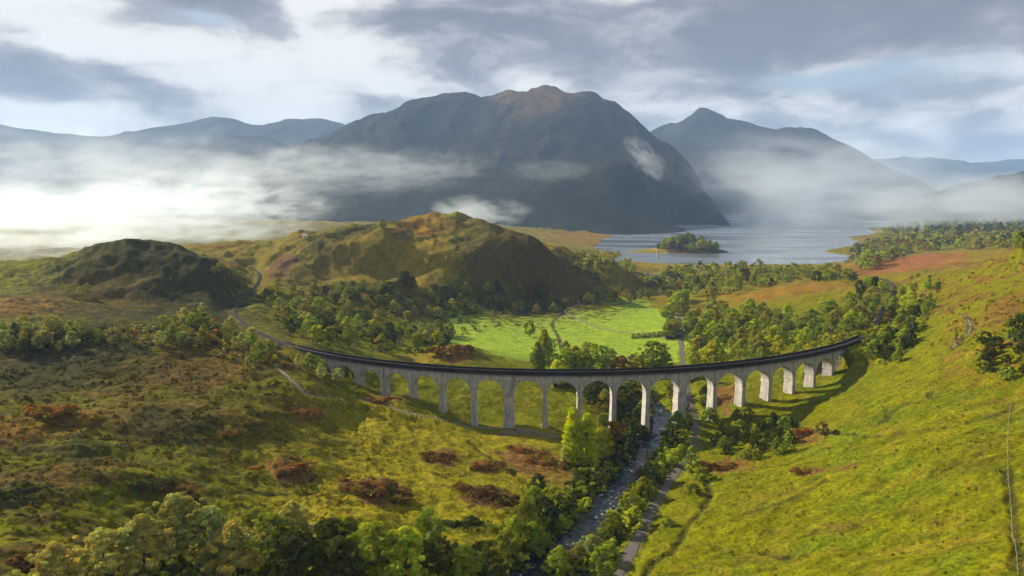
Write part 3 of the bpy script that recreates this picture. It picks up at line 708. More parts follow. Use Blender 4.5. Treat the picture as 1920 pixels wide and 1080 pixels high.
for sd, nm in ((1, 'parapet'), (-1, 'parapet')):
    B = Boxes(); e = np.arange(S0, S1, 4.0)
    for a, b in zip(e[:-1], e[1:]):
        z = deck_z((a + b) / 2)
        t0, t1 = (2.42, 2.86) if sd > 0 else (-2.86, -2.42)
        B.hexa([arc(a, t0, z - 1.0), arc(b, t0, z - 1.0), arc(b, t1, z - 1.0), arc(a, t1, z - 1.0), arc(a, t0, z + .3), arc(b, t0, z + .3), arc(b, t1, z + .3), arc(a, t1, z + .3)])
    pp = vpart(nm, B.mesh(nm, M_DARK))
    B = Boxes()
    for a, b in zip(e[:-1], e[1:]):
        z = deck_z((a + b) / 2)
        t0, t1 = (2.34, 2.98) if sd > 0 else (-2.98, -2.34)
        B.hexa([arc(a, t0, z + .303), arc(b, t0, z + .303), arc(b, t1, z + .303), arc(a, t1, z + .303), arc(a, t0, z + .48), arc(b, t0, z + .48), arc(b, t1, z + .48), arc(a, t1, z + .48)])
    link('coping', B.mesh('coping', M_DARK), pp)
    B = Boxes()
    for a, b in zip(e[:-1], e[1:]):
        z = deck_z((a + b) / 2)
        t0, t1 = (2.70, 3.22) if sd > 0 else (-3.22, -2.70)
        B.hexa([arc(a, t0, z - 1.5), arc(b, t0, z - 1.5), arc(b, t1, z - 1.5), arc(a, t1, z - 1.5), arc(a, t0, z - 1.003), arc(b, t0, z - 1.003), arc(b, t1, z - 1.003), arc(a, t1, z - 1.003)])
    link('cornice', B.mesh('cornice', M_DARK), pp)
B = Boxes(); e = np.arange(S0, S1, 4.0)
for a, b in zip(e[:-1], e[1:]):
    z = deck_z((a + b) / 2)
    B.hexa([arc(a, -2.68, z - 1.54), arc(b, -2.68, z - 1.54), arc(b, 2.68, z - 1.54), arc(a, 2.68, z - 1.54), arc(a, -2.4, z - .72), arc(b, -2.4, z - .72), arc(b, 2.4, z - .72), arc(a, 2.4, z - .72)])
vpart('deck', B.mesh('deck', M_BALLAST))
for a, b, nm in ((S0, END_L - .02, 'abutment'), (END_R + .02, S1, 'abutment')):
    B = Boxes(); zb = deck_z((a + b) / 2) - 19
    arc_block(B, a, b, -HW - .1, HW + .1, zb, deck_z((a + b) / 2) - 1.6)
    vpart(nm, B.mesh(nm, M_CONC))

# the single track, off both ends of the viaduct too
full = np.concatenate([rail_left[::-1], np.array([arc(a, 0, deck_z(a) - 0.9) for a in np.arange(-140, 160, 3.0)]), rail_right])
k = np.argsort(0 * np.arange(len(full)), kind='stable')
mid_pts = [np.array(arc(a, 0, deck_z(a) - 0.72)) for a in np.arange(-176, 196, 6.0)]
left_pts = [q for q in rail_left[::-1] if np.hypot(q[0] - VC[0], q[1] - VC[1]) > 0 and np.arctan2(q[0] - VC[0], VC[1] - q[1]) * VR < -182]
right_pts = [q for q in rail_right if np.arctan2(q[0] - VC[0], VC[1] - q[1]) * VR > 200]
TL = polyline(left_pts[::3] + mid_pts + right_pts[::3], 2.0)
trk = link('railway_track', None, loc=(0, 0, 0)); tag(trk, 'single line railway track curving over the viaduct and into the hills', 'railway track')
link('ballast_bed', ribbon('ballast_bed', TL, 1.5, 0.12, M_BALLAST, 5, 0.12), trk)
for off in (-0.72, 0.72):
    T = np.gradient(TL[:, :2], axis=0); T /= np.linalg.norm(T, axis=1)[:, None]; N = np.c_[T[:, 1], -T[:, 0]]
    Q = TL.copy(); Q[:, :2] += N * off
    B = Boxes()
    for i in range(len(Q) - 1):
        n = np.r_[N[i] * 0.05, 0]; u = np.array([0, 0, 1.0])
        a, b = Q[i] + u * .36, Q[i + 1] + u * .36
        B.hexa([a - n, b - n, b + n, a + n, a - n + u * .16, b - n + u * .16, b + n + u * .16, a + n + u * .16])
    link('rail', B.mesh('rail', M_IRON), trk)
B = Boxes(); acc = 0
for i in range(0, len(TL) - 1):
    tdir = np.r_[T[i], 0]; nn = np.r_[N[i], 0]
    for fr in (0.0, 0.5):
        c0 = TL[i] * (1 - fr) + TL[i + 1] * fr; h1 = nn * 1.25; h2 = tdir * 0.13; u = np.array([0, 0, 1.0]); lo = c0 + u * .22; hi = c0 + u * .35
        B.hexa([lo - h1 - h2, lo + h1 - h2, lo + h1 + h2, lo - h1 + h2, hi - h1 - h2, hi + h1 - h2, hi + h1 + h2, hi - h1 + h2])
o = link('sleepers', B.mesh('sleepers', M_SLEEPER), trk); o['kind'] = 'stuff'

# ------------------------------------------------------------------ trees
def leaf_mat():
    m, t = new_mat('foliage')
    oi = t.n('ShaderNodeObjectInfo')
    at = t.n('ShaderNodeVertexColor', layer_name='leaf').outputs[0]
    c = t.mix(1.0, oi.outputs['Color'], at, 'MULTIPLY')
    d = t.n('ShaderNodeBsdfDiffuse', {'Color': c, 'Roughness': 0.6})
    tr = t.n('ShaderNodeBsdfTranslucent', {'Color': t.mix(1.0, c, (1.15, 1.1, 0.6), 'MULTIPLY')})
    mx = t.n('ShaderNodeMixShader', {0: 0.44, 1: d.outputs[0], 2: tr.outputs[0]})
    t.n('ShaderNodeOutputMaterial', {0: mx.outputs[0]}); return m


M_LEAF = leaf_mat()
M_BARK = plain('bark', (0.10, 0.085, 0.07), 0.95, 0.4, 3.0)
M_BIRCH = plain('birch_bark', (0.42, 0.40, 0.37), 0.9, 0.5, 2.5)


def rand_dirs(r, n):
    v = r.normal(size=(n, 3)); return v / np.linalg.norm(v, axis=1)[:, None]


def leaves(cent, rad, per, size, r, jitter=0.42, flat=0.8):
    """quads wrapped loosely round clump centres; returns verts, faces, tint"""
    cs = np.repeat(cent, per, 0); rr = np.repeat(rad, per)
    d = rand_dirs(r, len(cs)); d[:, 2] = np.where(r.random(len(cs)) < 0.6, np.abs(d[:, 2]), d[:, 2])
    pos = cs + d * (rr * (0.62 + 0.45 * r.random(len(cs))))[:, None] * np.array([1, 1, flat])
    nrm = d + rand_dirs(r, len(cs)) * jitter; nrm /= np.linalg.norm(nrm, axis=1)[:, None]
    a = np.cross(nrm, rand_dirs(r, len(cs))); a /= np.linalg.norm(a, axis=1)[:, None] + 1e-9
    b = np.cross(nrm, a); sz = size * (0.6 + 0.8 * r.random(len(cs)))
    a = a * sz[:, None] * 0.5; b = b * (sz * (0.6 + .5 * r.random(len(cs))))[:, None] * 0.5
    V = np.stack([pos - a - b * .4, pos + b * -1.0 + a * .5, pos + a + b * .5, pos - a * .3 + b], 1).reshape(-1, 3)
    tint = np.repeat(np.repeat(0.72 + 0.56 * r.random(len(cent)), per) * (0.8 + 0.4 * r.random(len(cs))), 4)
    hue = np.repeat(np.repeat(r.normal(0, 0.10, len(cent)), per), 4)
    cols = np.c_[tint * (1 + hue), tint, tint * (1 - hue)]
    return V, np.arange(len(V)).reshape(-1, 4), cols


def crown_centres(shape, r, n):
    """clump centres in a unit-height tree (z 0..1, radius about 0.3-0.45)"""
    C = []; R = []
    lob = r.uniform(0, 2 * math.pi, 5); la = r.uniform(0.75, 1.2, 5)
    while len(C) < n:
        z = r.uniform(0, 1); a = r.uniform(0, 2 * math.pi)
        if shape == 'round': prof = math.sqrt(max(0, 1 - ((z - 0.58) / 0.40) ** 2)) * 0.40 if 0.18 < z < 0.98 else 0
        elif shape == 'dome': prof = (1 - max(0, (z - .25) / .75) ** 2.2) * 0.47 if 0.12 < z < 1 else 0
        elif shape == 'birch': prof = 0.30 * math.sin(math.pi * min(1, max(0, (z - .12) / .9)) ** 0.8) ** 0.8 if 0.14 < z < 1 else 0
        elif shape == 'poplar': prof = 0.185 * min(1, (z + .02) / 0.15) * (1 - max(0, (z - .35) / .66) ** 2.0) if z > 0.03 else 0
        elif shape == 'cone': prof = 0.36 * (1 - z) ** 0.8 * min(1, z / 0.12) + .02
        elif shape == 'shrub': prof = 0.62 * math.sqrt(max(0, 1 - (z / 0.98) ** 2))
        else: prof = .3
        if prof <= 0.01: continue
        prof *= 1 + 0.22 * math.sin(a * 2 + lob[0]) * math.sin(z * 7 + lob[1]) + 0.16 * math.sin(a * 3 + lob[2] + z * 5)
        stray = r.random() < (0.06 if shape == 'poplar' else 0.22)
        q = (r.uniform(0.92, 1.22) if stray else math.sqrt(r.uniform(0.25, 1.0)) * 0.86) * prof
        C.append((q * math.cos(a), q * math.sin(a), z * 0.96))
        R.append(r.uniform(0.055, 0.105) * (0.55 if stray else 1.0) * (0.62 if shape in ('poplar', 'cone') else 1.0) * (1.25 if shape in ('shrub', 'dome') else 1))
    return np.array(C), np.array(R)


def trunk_mesh(name, shape, r, mat):
    V = []; Fq = []
    def tube(p0, p1, r0, r1, bend, n=6, seg=4):
        b = len(V); p0 = np.array(p0); p1 = np.array(p1)
        ax = (p1 - p0) / np.linalg.norm(p1 - p0); x = np.cross(ax, [0.3, 0.8, 0.1]); x /= np.linalg.norm(x); y = np.cross(ax, x)
        for i in range(seg + 1):
            t = i / seg; c = p0 + (p1 - p0) * t + x * bend * math.sin(t * math.pi); rr = r0 + (r1 - r0) * t
            for k in range(n):
                an = 2 * math.pi * k / n; V.append(c + (x * math.cos(an) + y * math.sin(an)) * rr)
        for i in range(seg):
            for k in range(n):
                Fq.append((b + i * n + k, b + i * n + (k + 1) % n, b + (i + 1) * n + (k + 1) % n, b + (i + 1) * n + k))
    top = 0.45 if shape == 'shrub' else 0.86
    tube((0, 0, -0.06), (r.normal(0, .02), r.normal(0, .02), top), 0.024, 0.004, 0.012)
    for _ in range(7):
        z = r.uniform(0.18, 0.6) * (0.5 if shape == 'shrub' else 1); a = r.uniform(0, 6.28); ln = r.uniform(.16, .28) * (0.5 if shape in ('poplar', 'cone') else 1)
        tube((0, 0, z), (ln * math.cos(a), ln * math.sin(a), z + ln * (1.6 if shape == 'poplar' else .8)), 0.011, 0.003, 0.01, 5, 3)
    return mesh_from(name, V, Fq, mat)


KINDS = {}
for shape, nvar, n, per, size in [('round', 4, 75, 64, 0.050), ('dome', 3, 85, 64, 0.050), ('birch', 4, 70, 56, 0.042), ('poplar', 3, 210, 46, 0.026), ('cone', 2, 75, 50, 0.040), ('shrub', 4, 55, 56, 0.085), ('round_near', 4, 130, 110, 0.030), ('dome_near', 4, 140, 110, 0.030), ('birch_near', 2, 120, 90, 0.026)]:
    kind = shape; shape = shape.split('_')[0]; KINDS[kind] = []
    for vi in range(nvar):
        r = np.random.default_rng(sum(map(ord, kind)) * 7 + vi * 31)
        C, R = crown_centres(shape, r, n)
        V, Fq, cc = leaves(C, R * (0.8 if 'near' in kind else 1.0), per, size, r)
        KINDS[kind].append((mesh_from(shape + '_crown', V, Fq, M_LEAF, False, cc, 'leaf'), trunk_mesh(shape + '_trunk', shape, r, M_BIRCH if shape == 'birch' else M_BARK)))

NAMES = {'round': 'broadleaf_tree', 'dome': 'spreading_tree', 'birch': 'birch_tree', 'poplar': 'poplar_tree', 'cone': 'conical_tree', 'shrub': 'shrub'}
CATS = {'round': 'tree', 'dome': 'tree', 'birch': 'tree', 'poplar': 'tree', 'cone': 'tree', 'shrub': 'shrub'}
PAL = {'green': (0.270, 0.325, 0.030), 'bright': (0.56, 0.66, 0.018), 'dark': (0.088, 0.105, 0.020), 'grey': (0.42, 0.42, 0.115), 'olive': (0.285, 0.285, 0.040), 'yellow': (0.40, 0.385, 0.022), 'lime': (0.375, 0.440, 0.030), 'rust': (0.27, 0.145, 0.026)}
placed = []
TREES = []


def tree(x, y, h, shape, colr, label, group=None, wide=1.0, cat=None, z=None):
    r = random.random
    cm, tm = random.choice(KINDS[shape + '_near'] if (y < 300 or h > 17) and shape + '_near' in KINDS else KINDS[shape])
    gz = float(ground(x, y)[0]) if z is None else z
    root = link(NAMES[shape], None, loc=(x, y, gz - 0.05 * h * 0)); root.empty_display_size = 1
    root.rotation_euler = (0, 0, r() * 6.283); root.scale = (h * wide, h * wide, h)
    c = PAL[colr]; k = 0.82 + 0.36 * r(); q = random.gauss(0, 0.07)
    cr = link('crown', cm, root); cr.color = (c[0] * k * (1 + q), c[1] * k, c[2] * k * (1 - q), 1)
    link('trunk', tm, root)
    tag(root, label, cat or CATS[shape], group)
    TREES.append(root); placed.append((x, y))
    return root


def inside(poly, u, v):
    c = False; n = len(poly); j = n - 1
    for i in range(n):
        (x1, y1), (x2, y2) = poly[i], poly[j]
        if (y1 > v) != (y2 > v) and u < (x2 - x1) * (v - y1) / (y2 - y1) + x1: c = not c
        j = i
    return c


def sample(poly, n, sep_m):
    """spots on the ground inside an outline, kept apart by so many metres"""
    out = []; xs_ = [a for a, b in poly]; ys_ = [b for a, b in poly]; tries = 0
    while len(out) < n and tries < n * 40:
        tries += 1
        u = random.uniform(min(xs_), max(xs_)); v = random.uniform(min(ys_), max(ys_))
        if not inside(poly, u, v): continue
        q = hit(u, v)
        if q is None or q[2] < 0.5: continue
        if any((q[0] - a) ** 2 + (q[1] - b) ** 2 < sep_m ** 2 for a, b in out): continue
        if any(np.min((L[:, 0] - q[0]) ** 2 + (L[:, 1] - q[1]) ** 2) < lim ** 2 for L, lim in ((rail_left, 4.2), (rail_right, 3.6), (drive, 3.2), (river_L, 5.5))): continue
        out.append((q[0], q[1]))
    return out


HUE = {'green': 'mid-green', 'lime': 'lime green', 'olive': 'olive', 'yellow': 'yellowing', 'dark': 'dark green', 'grey': 'pale grey-green', 'rust': 'russet', 'bright': 'bright green'}
FORM = {'round': 'round-crowned tree', 'dome': 'broad domed tree', 'birch': 'slim birch', 'shrub': 'low shrub', 'cone': 'conical tree', 'poplar': 'poplar'}


def wood(poly, n, sep_m, hs, shapes, cols, label, group, wide=(0.9, 1.2)):
    for x, y in sample(poly, n, sep_m):
        h = random.uniform(*hs); sh = random.choice(shapes); cl_ = random.choice(cols); t_ = (h - hs[0]) / (hs[1] - hs[0])
        look = ('small ' if t_ < .3 else 'tall ' if t_ > .7 else '') + HUE[cl_] + ' ' + FORM[sh]
        tree(x, y, h, sh, cl_, look + ' ' + label, group, random.uniform(*wide))


wood([(1290, 695), (1290, 610), (1330, 570), (1400, 580), (1500, 600), (1570, 570), (1605, 600), (1600, 640), (1500, 668), (1400, 688)], 78, 5.5, (9, 15), ['round', 'dome', 'birch'], ['green', 'green', 'lime', 'lime', 'olive', 'yellow'],
     'in the wood behind the viaduct right half', 'trees in the wood behind the right of the viaduct', (0.95, 1.25))
wood([(1632, 660), (1655, 610), (1676, 560), (1740, 510), (1762, 545), (1710, 640), (1670, 685)], 36, 4, (7, 11), ['round', 'dome', 'birch'], ['lime', 'green', 'green', 'dark'], 'on the bank right of the railway beyond the viaduct', 'trees right of the railway')
wood([(1565, 600), (1600, 550), (1648, 530), (1668, 548), (1645, 580), (1628, 625)], 24, 4, (8, 12), ['round', 'birch'], ['green', 'olive', 'lime', 'dark'], 'on the slope left of the railway beyond the viaduct', 'trees left of the far railway')
wood([(495, 560), (560, 575), (700, 612), (780, 632), (860, 612), (855, 648), (780, 662), (700, 660), (570, 645), (530, 620)], 52, 6, (9, 14), ['round', 'birch', 'dome'], ['olive', 'grey', 'green', 'lime', 'dark'], 'in the wood behind the left half of the viaduct', 'trees in the wood behind the left of the viaduct')
wood([(500, 530), (620, 545), (740, 545), (850, 560), (880, 590), (800, 620), (700, 600), (560, 565)], 36, 7, (8, 13), ['round', 'birch', 'dome'], ['olive', 'grey', 'dark', 'green', 'olive'], 'on the shaded slope below the knoll', 'trees on the slope below the knoll')
wood([(740, 535), (830, 525), (900, 535), (1000, 560), (1070, 572), (1040, 588), (900, 596), (860, 590), (780, 565)], 34, 7, (9, 15), ['round', 'birch', 'dome'], ['dark', 'olive', 'green', 'dark'], 'at the foot of the knoll beside the bright meadow', 'trees at the foot of the knoll')
wood([(0, 662), (0, 625), (100, 618), (200, 625), (190, 648), (100, 670)], 22, 4.5, (6, 10), ['round', 'birch'], ['grey', 'grey', 'dark', 'green'], 'in the belt along the left crest', 'trees along the left crest')
wood([(290, 650), (300, 618), (380, 588), (425, 600), (470, 640), (520, 668), (500, 680), (380, 660)], 26, 5, (7, 11), ['round', 'birch', 'dome'], ['grey', 'grey', 'green', 'olive'], 'between the left crest and the railway bend', 'trees by the railway bend')
wood([(540, 690), (560, 696), (600, 718), (640, 725), (625, 705), (560, 680)], 8, 3.5, (6, 10), ['birch', 'round'], ['grey', 'green'], 'against the left abutment of the viaduct', 'trees against the left abutment')
wood([(1615, 650), (1628, 632), (1660, 640), (1700, 640), (1690, 680), (1640, 690)], 14, 4, (6, 10), ['round', 'dome'], ['dark', 'dark', 'green', 'lime'], 'by the right abutment of the viaduct', 'trees by the right abutment')
wood([(395, 515), (480, 505), (475, 535), (430, 535)], 10, 7, (7, 10), ['round', 'birch'], ['grey', 'olive'], 'on the saddle beside the far railway cutting', 'trees on the saddle')
wood([(1075, 565), (1180, 548), (1262, 540), (1265, 560), (1180, 570), (1085, 578)], 24, 8, (8, 13), ['round', 'birch'], ['olive', 'green', 'dark'], 'in the row along the far edge of the bright meadow', 'trees along the far meadow edge')
wood([(1248, 640), (1250, 570), (1290, 560), (1296, 600), (1285, 640)], 14, 6, (12, 17), ['round', 'dome'], ['green', 'olive', 'lime'], 'between the bright meadow and the road', 'trees beside the meadow road')
wood([(1840, 705), (1848, 630), (1920, 590), (1935, 700), (1900, 715)], 20, 4, (4, 7), ['round', 'shrub', 'dome'], ['dark', 'green'], 'on the right edge of the hillside', 'scrub at the right edge')
wood([(1330, 830), (1335, 790), (1400, 785), (1490, 800), (1500, 825), (1440, 850), (1360, 850)], 30, 3.5, (4, 8), ['round', 'dome', 'shrub'], ['dark', 'dark', 'dark', 'green'], 'in the thicket in front of the right piers', 'dark thicket before the right piers')
wood([(110, 550), (150, 540), (180, 555), (130, 560)], 3, 5, (7, 10), ['birch', 'round'], ['grey'], 'on the orange moor at far left', 'pale trees on the orange moor')
wood([(1080, 845), (1140, 870), (1150, 895), (1110, 920), (1085, 930), (1075, 900)], 14, 3.5, (3.5, 6), ['shrub', 'round'], ['green', 'olive', 'green'], 'on the left riverbank below the poplars', 'bushes on the left riverbank')
wood([(1120, 800), (1190, 775), (1220, 790), (1225, 830), (1190, 880), (1150, 870)], 20, 3.5, (6, 10), ['round', 'dome'], ['dark', 'dark', 'green'], 'crowding the left riverbank by the viaduct', 'dark trees by the river')
wood([(1090, 770), (1120, 715), (1200, 735), (1240, 745), (1215, 775), (1120, 790)], 18, 4.5, (9, 14), ['round', 'dome'], ['dark', 'green', 'dark', 'olive'], 'seen through the middle arches', 'trees seen through the middle arches')
wood([(1255, 745), (1262, 700), (1330, 700), (1330, 770), (1300, 790)], 8, 4.5, (7, 11), ['round', 'dome'], ['dark', 'green'], 'beside the road just behind the viaduct', 'trees behind the right tower pier')


def solo(u, v, h, shape, colr, label, wide=1.0, group=None):
    q = hit(u, v)
    if q is not None: tree(q[0], q[1], h, shape, colr, label, group, wide)


# the two bright poplars in front of the arches
solo(1074, 872, 27, 'poplar', 'bright', 'bright lime poplar, left one of the pair before the arches', 1.0)
solo(1101, 876, 25, 'poplar', 'bright', 'bright lime poplar, right one of the pair before the arches', 1.1)
solo(1130, 868, 17, 'birch', 'yellow', 'yellowing tree just right of the bright poplars', 1.2)
solo(1150, 838, 13, 'round', 'rust', 'brownish tree behind the yellowing one near the poplars', 1.1)
solo(1060, 874, 9, 'birch', 'grey', 'pale thin tree at the foot of the left poplar', 1.0)
# behind the middle of the viaduct
solo(1020, 708, 34, 'poplar', 'lime', 'tallest slim tree standing up behind the middle arches', 1.0)
solo(1008, 712, 26, 'poplar', 'green', 'slim tree left of the tallest one behind the arches', 1.1)
solo(993, 632, 15, 'round', 'lime', 'lone round lime tree standing in the bright meadow', 1.0)
solo(1062, 712, 22, 'dome', 'lime', 'broad lime green tree behind the middle of the viaduct', 1.0)
solo(1095, 712, 22, 'round', 'green', 'green tree behind the middle of the viaduct, centre of three', 1.1)
solo(1128, 700, 20, 'round', 'lime', 'tall pale green tree overlooking the meadow behind the viaduct', 1.0)
for k, (u, v, h_, sh, c_) in enumerate([(1040, 700, 15, 'birch', 'lime'), (1078, 690, 16, 'dome', 'olive'), (1112, 680, 15, 'birch', 'lime'), (1145, 690, 14, 'dome', 'green'), (1060, 670, 13, 'birch', 'olive'), (1030, 672, 16, 'birch', 'olive'), (1185, 690, 10, 'dome', 'olive'), (1100, 665, 11, 'round', 'lime')]):
    solo(u, v, h_, sh, c_, HUE[c_] + ' ' + FORM[sh] + ' in the riverside clump behind the middle of the viaduct', 1.1, 'riverside clump behind the viaduct')
solo(1045, 726, 18, 'dome', 'bright', 'bright rounded tree seen through the arch left of the poplars', 1.2)
solo(1228, 706, 25, 'round', 'green', 'large round green tree rising above the deck near the road', 1.15)
solo(1198, 708, 15, 'dome', 'olive', 'low olive tree beside the large round one behind the deck', 1.2)
solo(1165, 704, 14, 'dome', 'rust', 'russet tree behind the deck between two green ones', 1.3)
# right bank of the river, single bushes
for i, (u, v, hh, sh, cl_, lb) in enumerate([
    (1296, 884, 12, 'cone', 'lime', 'bright conical tree beside the road in front of the right tower pier'), (1262, 874, 8, 'round', 'lime', 'small lime tree between river and road near the right tower pier'),
    (1270, 812, 11, 'dome', 'green', 'bushy tree at the foot of the right tower pier'), (1250, 830, 7, 'shrub', 'dark', 'dark shrub on the right riverbank under the tower pier'),
    (1222, 905, 9, 'round', 'green', 'round green tree on the right riverbank, farthest up the row'), (1205, 935, 9, 'dome', 'green', 'green bush on the right riverbank, second up the row'),
    (1180, 965, 9, 'round', 'green', 'full green bush at the river bend beside the road'), (1148, 1010, 10, 'round', 'green', 'round bush low on the right riverbank'),
    (1190, 985, 7, 'shrub', 'lime', 'lime shrub squeezed between bush and road'), (1110, 1062, 11, 'dome', 'grey', 'grey-green tree on the right bank near the bottom edge'),
    (1135, 1085, 11, 'round', 'green', 'green tree touching the bottom edge beside the road'), (1050, 1085, 11, 'dome', 'green', 'tree on the right bank at the bottom edge'),
    (1080, 1075, 9, 'round', 'olive', 'olive tree between two green ones at the bottom of the river'), (1455, 852, 8, 'cone', 'lime', 'left one of two bright small conical trees below the dark thicket'),
    (1476, 846, 9, 'cone', 'lime', 'right one of two bright small conical trees below the dark thicket'), (1400, 862, 5, 'shrub', 'lime', 'lime shrub at the lower edge of the dark thicket'),
    (1420, 862, 5, 'shrub', 'green', 'green shrub beside the lime one below the dark thicket'), (1318, 900, 6, 'shrub', 'green', 'green shrub right of the road below the conical tree'),
    (1330, 792, 8, 'shrub', 'green', 'green shrub against the pier right of the road'), (1300, 930, 5, 'shrub', 'olive', 'olive shrub beside the roadside ditch'), (1250, 985, 3.5, 'shrub', 'lime', 'low lime shrub on the verge by the road'),
    (1540, 815, 6, 'shrub', 'olive', 'lone olive shrub on the rusty patch right of the thicket'), (718, 432, 12, 'round', 'green', 'lone round tree on the skyline of the knoll'),
    # left bank, nearest
    (1000, 965, 11, 'round', 'green', 'green tree on the left bank beside the rusty bracken hummock'), (985, 1000, 12, 'dome', 'green', 'broad green tree on the left bank above the river bend'),
    (1025, 985, 10, 'round', 'dark', 'dark tree leaning over the left edge of the river'), (1000, 1035, 11, 'dome', 'green', 'leafy tree at the left edge of the river near the bottom'),
    (950, 1050, 10, 'round', 'green', 'green tree left of the river near the bottom edge'), (965, 1020, 10, 'dome', 'lime', 'sunlit tree left of the river, between two greener ones'), (1035, 945, 8, 'shrub', 'green', 'shrub at the top of the left bank above the bend'), (1010, 920, 7, 'shrub', 'dark', 'dark shrub beside the path above the left bank')]):
    solo(u, v, hh, sh, cl_, lb, random.uniform(1.0, 1.2))
# big trees along the bottom edge, left
for u, v, hh, sh, cl_, lb in [
    (105, 1110, 10, 'dome', 'grey', 'grey-green tree at the bottom left corner'), (200, 1090, 11, 'round', 'grey', 'grey-green tree second from the bottom left corner'), (270, 1075, 13, 'dome', 'grey', 'full grey-green tree third from the bottom left corner'),
    (335, 1045, 15, 'round', 'grey', 'tallest pale tree of the clump at the bottom left'), (395, 1060, 14, 'birch', 'grey', 'slim pale tree right of the tallest in the bottom left clump'), (440, 1085, 13, 'dome', 'grey', 'rounded pale tree at the bottom of the left clump'),
    (505, 1060, 13, 'round', 'green', 'green tree in the middle of the bottom left clump'), (550, 1035, 13, 'dome', 'grey', 'pale dome of foliage at the right of the bottom left clump'), (560, 1085, 12, 'round', 'dark', 'dark tree in the shade at the bottom of the clump'),
    (620, 1055, 11, 'round', 'dark', 'dark tree left of the bright bottom tree'), (655, 1040, 10, 'dome', 'green', 'small green tree above the dark ones at the bottom'), (700, 1085, 14, 'round', 'lime', 'big bright green tree at the bottom edge left of centre'),
    (760, 1088, 13, 'dome', 'lime', 'bright green dome right of the big bottom tree'), (805, 1040, 12, 'birch', 'green', 'upright green tree above the bottom edge left of the river'), (820, 1085, 11, 'round', 'dark', 'dark tree right of the bright domes at the bottom'), (870, 1085, 9, 'dome', 'green', 'low green tree at the bottom between clump and river'), (905, 1075, 8, 'shrub', 'dark', 'dark shrub near the river at the bottom edge'),
    (640, 1095, 11, 'dome', 'dark', 'shadowed tree on the bottom edge left of the bright one'), (480, 1020, 9, 'dome', 'olive', 'olive bush at the back of the bottom left clump')]:
    solo(u, v, hh * 1.22, sh, cl_, lb, random.uniform(1.05, 1.3))

# far woods: read as one mass, merged from small trees
def far_wood(name, label, spots, hs, cols, seed):
    r = np.random.default_rng(seed); VV = []; CC = []
    for (x, y, z) in spots:
        h = r.uniform(*hs); C, R = crown_centres('dome' if r.random() < .6 else 'round', r, 16)
        V, _, cc = leaves(C, R * 1.7, 12, 0.16, r)
        c = np.array(PAL[cols[r.integers(len(cols))]]) * r.uniform(.75, 1.2)
        V = V * np.array([h * 1.1, h * 1.1, h]) + np.array([x, y, z]); VV.append(V); CC.append(cc * c)
    V = np.concatenate(VV); C = np.concatenate(CC)
    o = link(name, mesh_from(name, V, np.arange(len(V)).reshape(-1, 4), M_LEAF, False, C, 'leaf')); o.color = (1, 1, 1, 1)
    return tag(o, label, kind='stuff')


def spots_in(poly, n, sep):
    q = sample(poly, n, sep); return [(x, y, float(ground(x, y)[0])) for x, y in q]


far_wood('shore_woodland', 'belt of small green trees along the near shore of the loch', spots_in([(1195, 535), (1250, 512), (1300, 505), (1400, 500), (1590, 512), (1605, 530), (1480, 528), (1420, 545), (1330, 560), (1270, 550)], 190, 8, ), (9, 14), ['green', 'olive', 'dark', 'green'], 21)
far_wood('headland_woodland', 'mixed wood covering the low headland right of the loch', spots_in([(1592, 492), (1600, 468), (1650, 446), (1760, 440), (1920, 440), (1930, 470), (1780, 468), (1690, 478), (1630, 510)], 330, 11), (11, 17), ['green', 'lime', 'olive', 'dark', 'rust'], 22)
far_wood('headland_woodland', 'dark misty wood behind the headland at the right', spots_in([(1650, 440), (1680, 425), (1800, 418), (1930, 415), (1930, 438), (1760, 438)], 200, 16), (14, 20), ['dark', 'dark', 'green'], 23)
far_wood('shore_woodland', 'pale trees on the low ground left of the loch', spots_in([(1060, 500), (1100, 470), (1180, 480), (1190, 515), (1120, 520)], 50, 9), (6, 11), ['olive', 'grey', 'green'], 24)

def scrub(label, poly, n, hs, cols, seed):
    r = np.random.default_rng(seed); VV = []; CC = []
    for x, y, z in spots_in(poly, n, 1.5):
        h = r.uniform(*hs); C, R = crown_centres('shrub', r, 7); V, _, cc = leaves(C, R * 2.2, 9, 0.30, r)
        VV.append(V * np.array([h * 1.3, h * 1.3, h]) + np.array([x, y, z - .1])); CC.append(cc * np.array(PAL[cols[r.integers(len(cols))]]) * r.uniform(.65, 1.1))
    V = np.concatenate(VV); o = link('undergrowth', mesh_from('undergrowth', V, np.arange(len(V)).reshape(-1, 4), M_LEAF, False, np.concatenate(CC), 'leaf')); o.color = (1, 1, 1, 1)
    return tag(o, label, kind='stuff')


scrub('leafy undergrowth filling the wood behind the right half of the viaduct', [(1290, 700), (1290, 600), (1330, 560), (1400, 575), (1500, 590), (1600, 550), (1620, 600), (1600, 645), (1500, 672), (1400, 690)], 420, (1.5, 4.5), ['green', 'lime', 'olive', 'green', 'yellow'], 31)
scrub('dark undergrowth in the wood behind the left half of the viaduct', [(495, 545), (620, 545), (740, 540), (880, 570), (1060, 572), (1040, 590), (860, 640), (780, 665), (600, 648), (530, 620)], 420, (1.5, 4), ['olive', 'dark', 'grey', 'dark', 'olive'], 32)
scrub('bushes and brambles crowding both banks of the river', [(935, 1085), (1000, 985), (1085, 900), (1180, 810), (1210, 750), (1300, 760), (1290, 830), (1230, 925), (1160, 1010), (1130, 1085)], 760, (1.0, 4.2), ['dark', 'green', 'dark', 'green', 'lime'], 33)
scrub('low scrub beside the railway beyond the right end of the viaduct', [(1600, 640), (1640, 560), (1740, 505), (1765, 545), (1720, 640), (1660, 690)], 160, (1.2, 3.2), ['green', 'lime', 'dark'], 34)
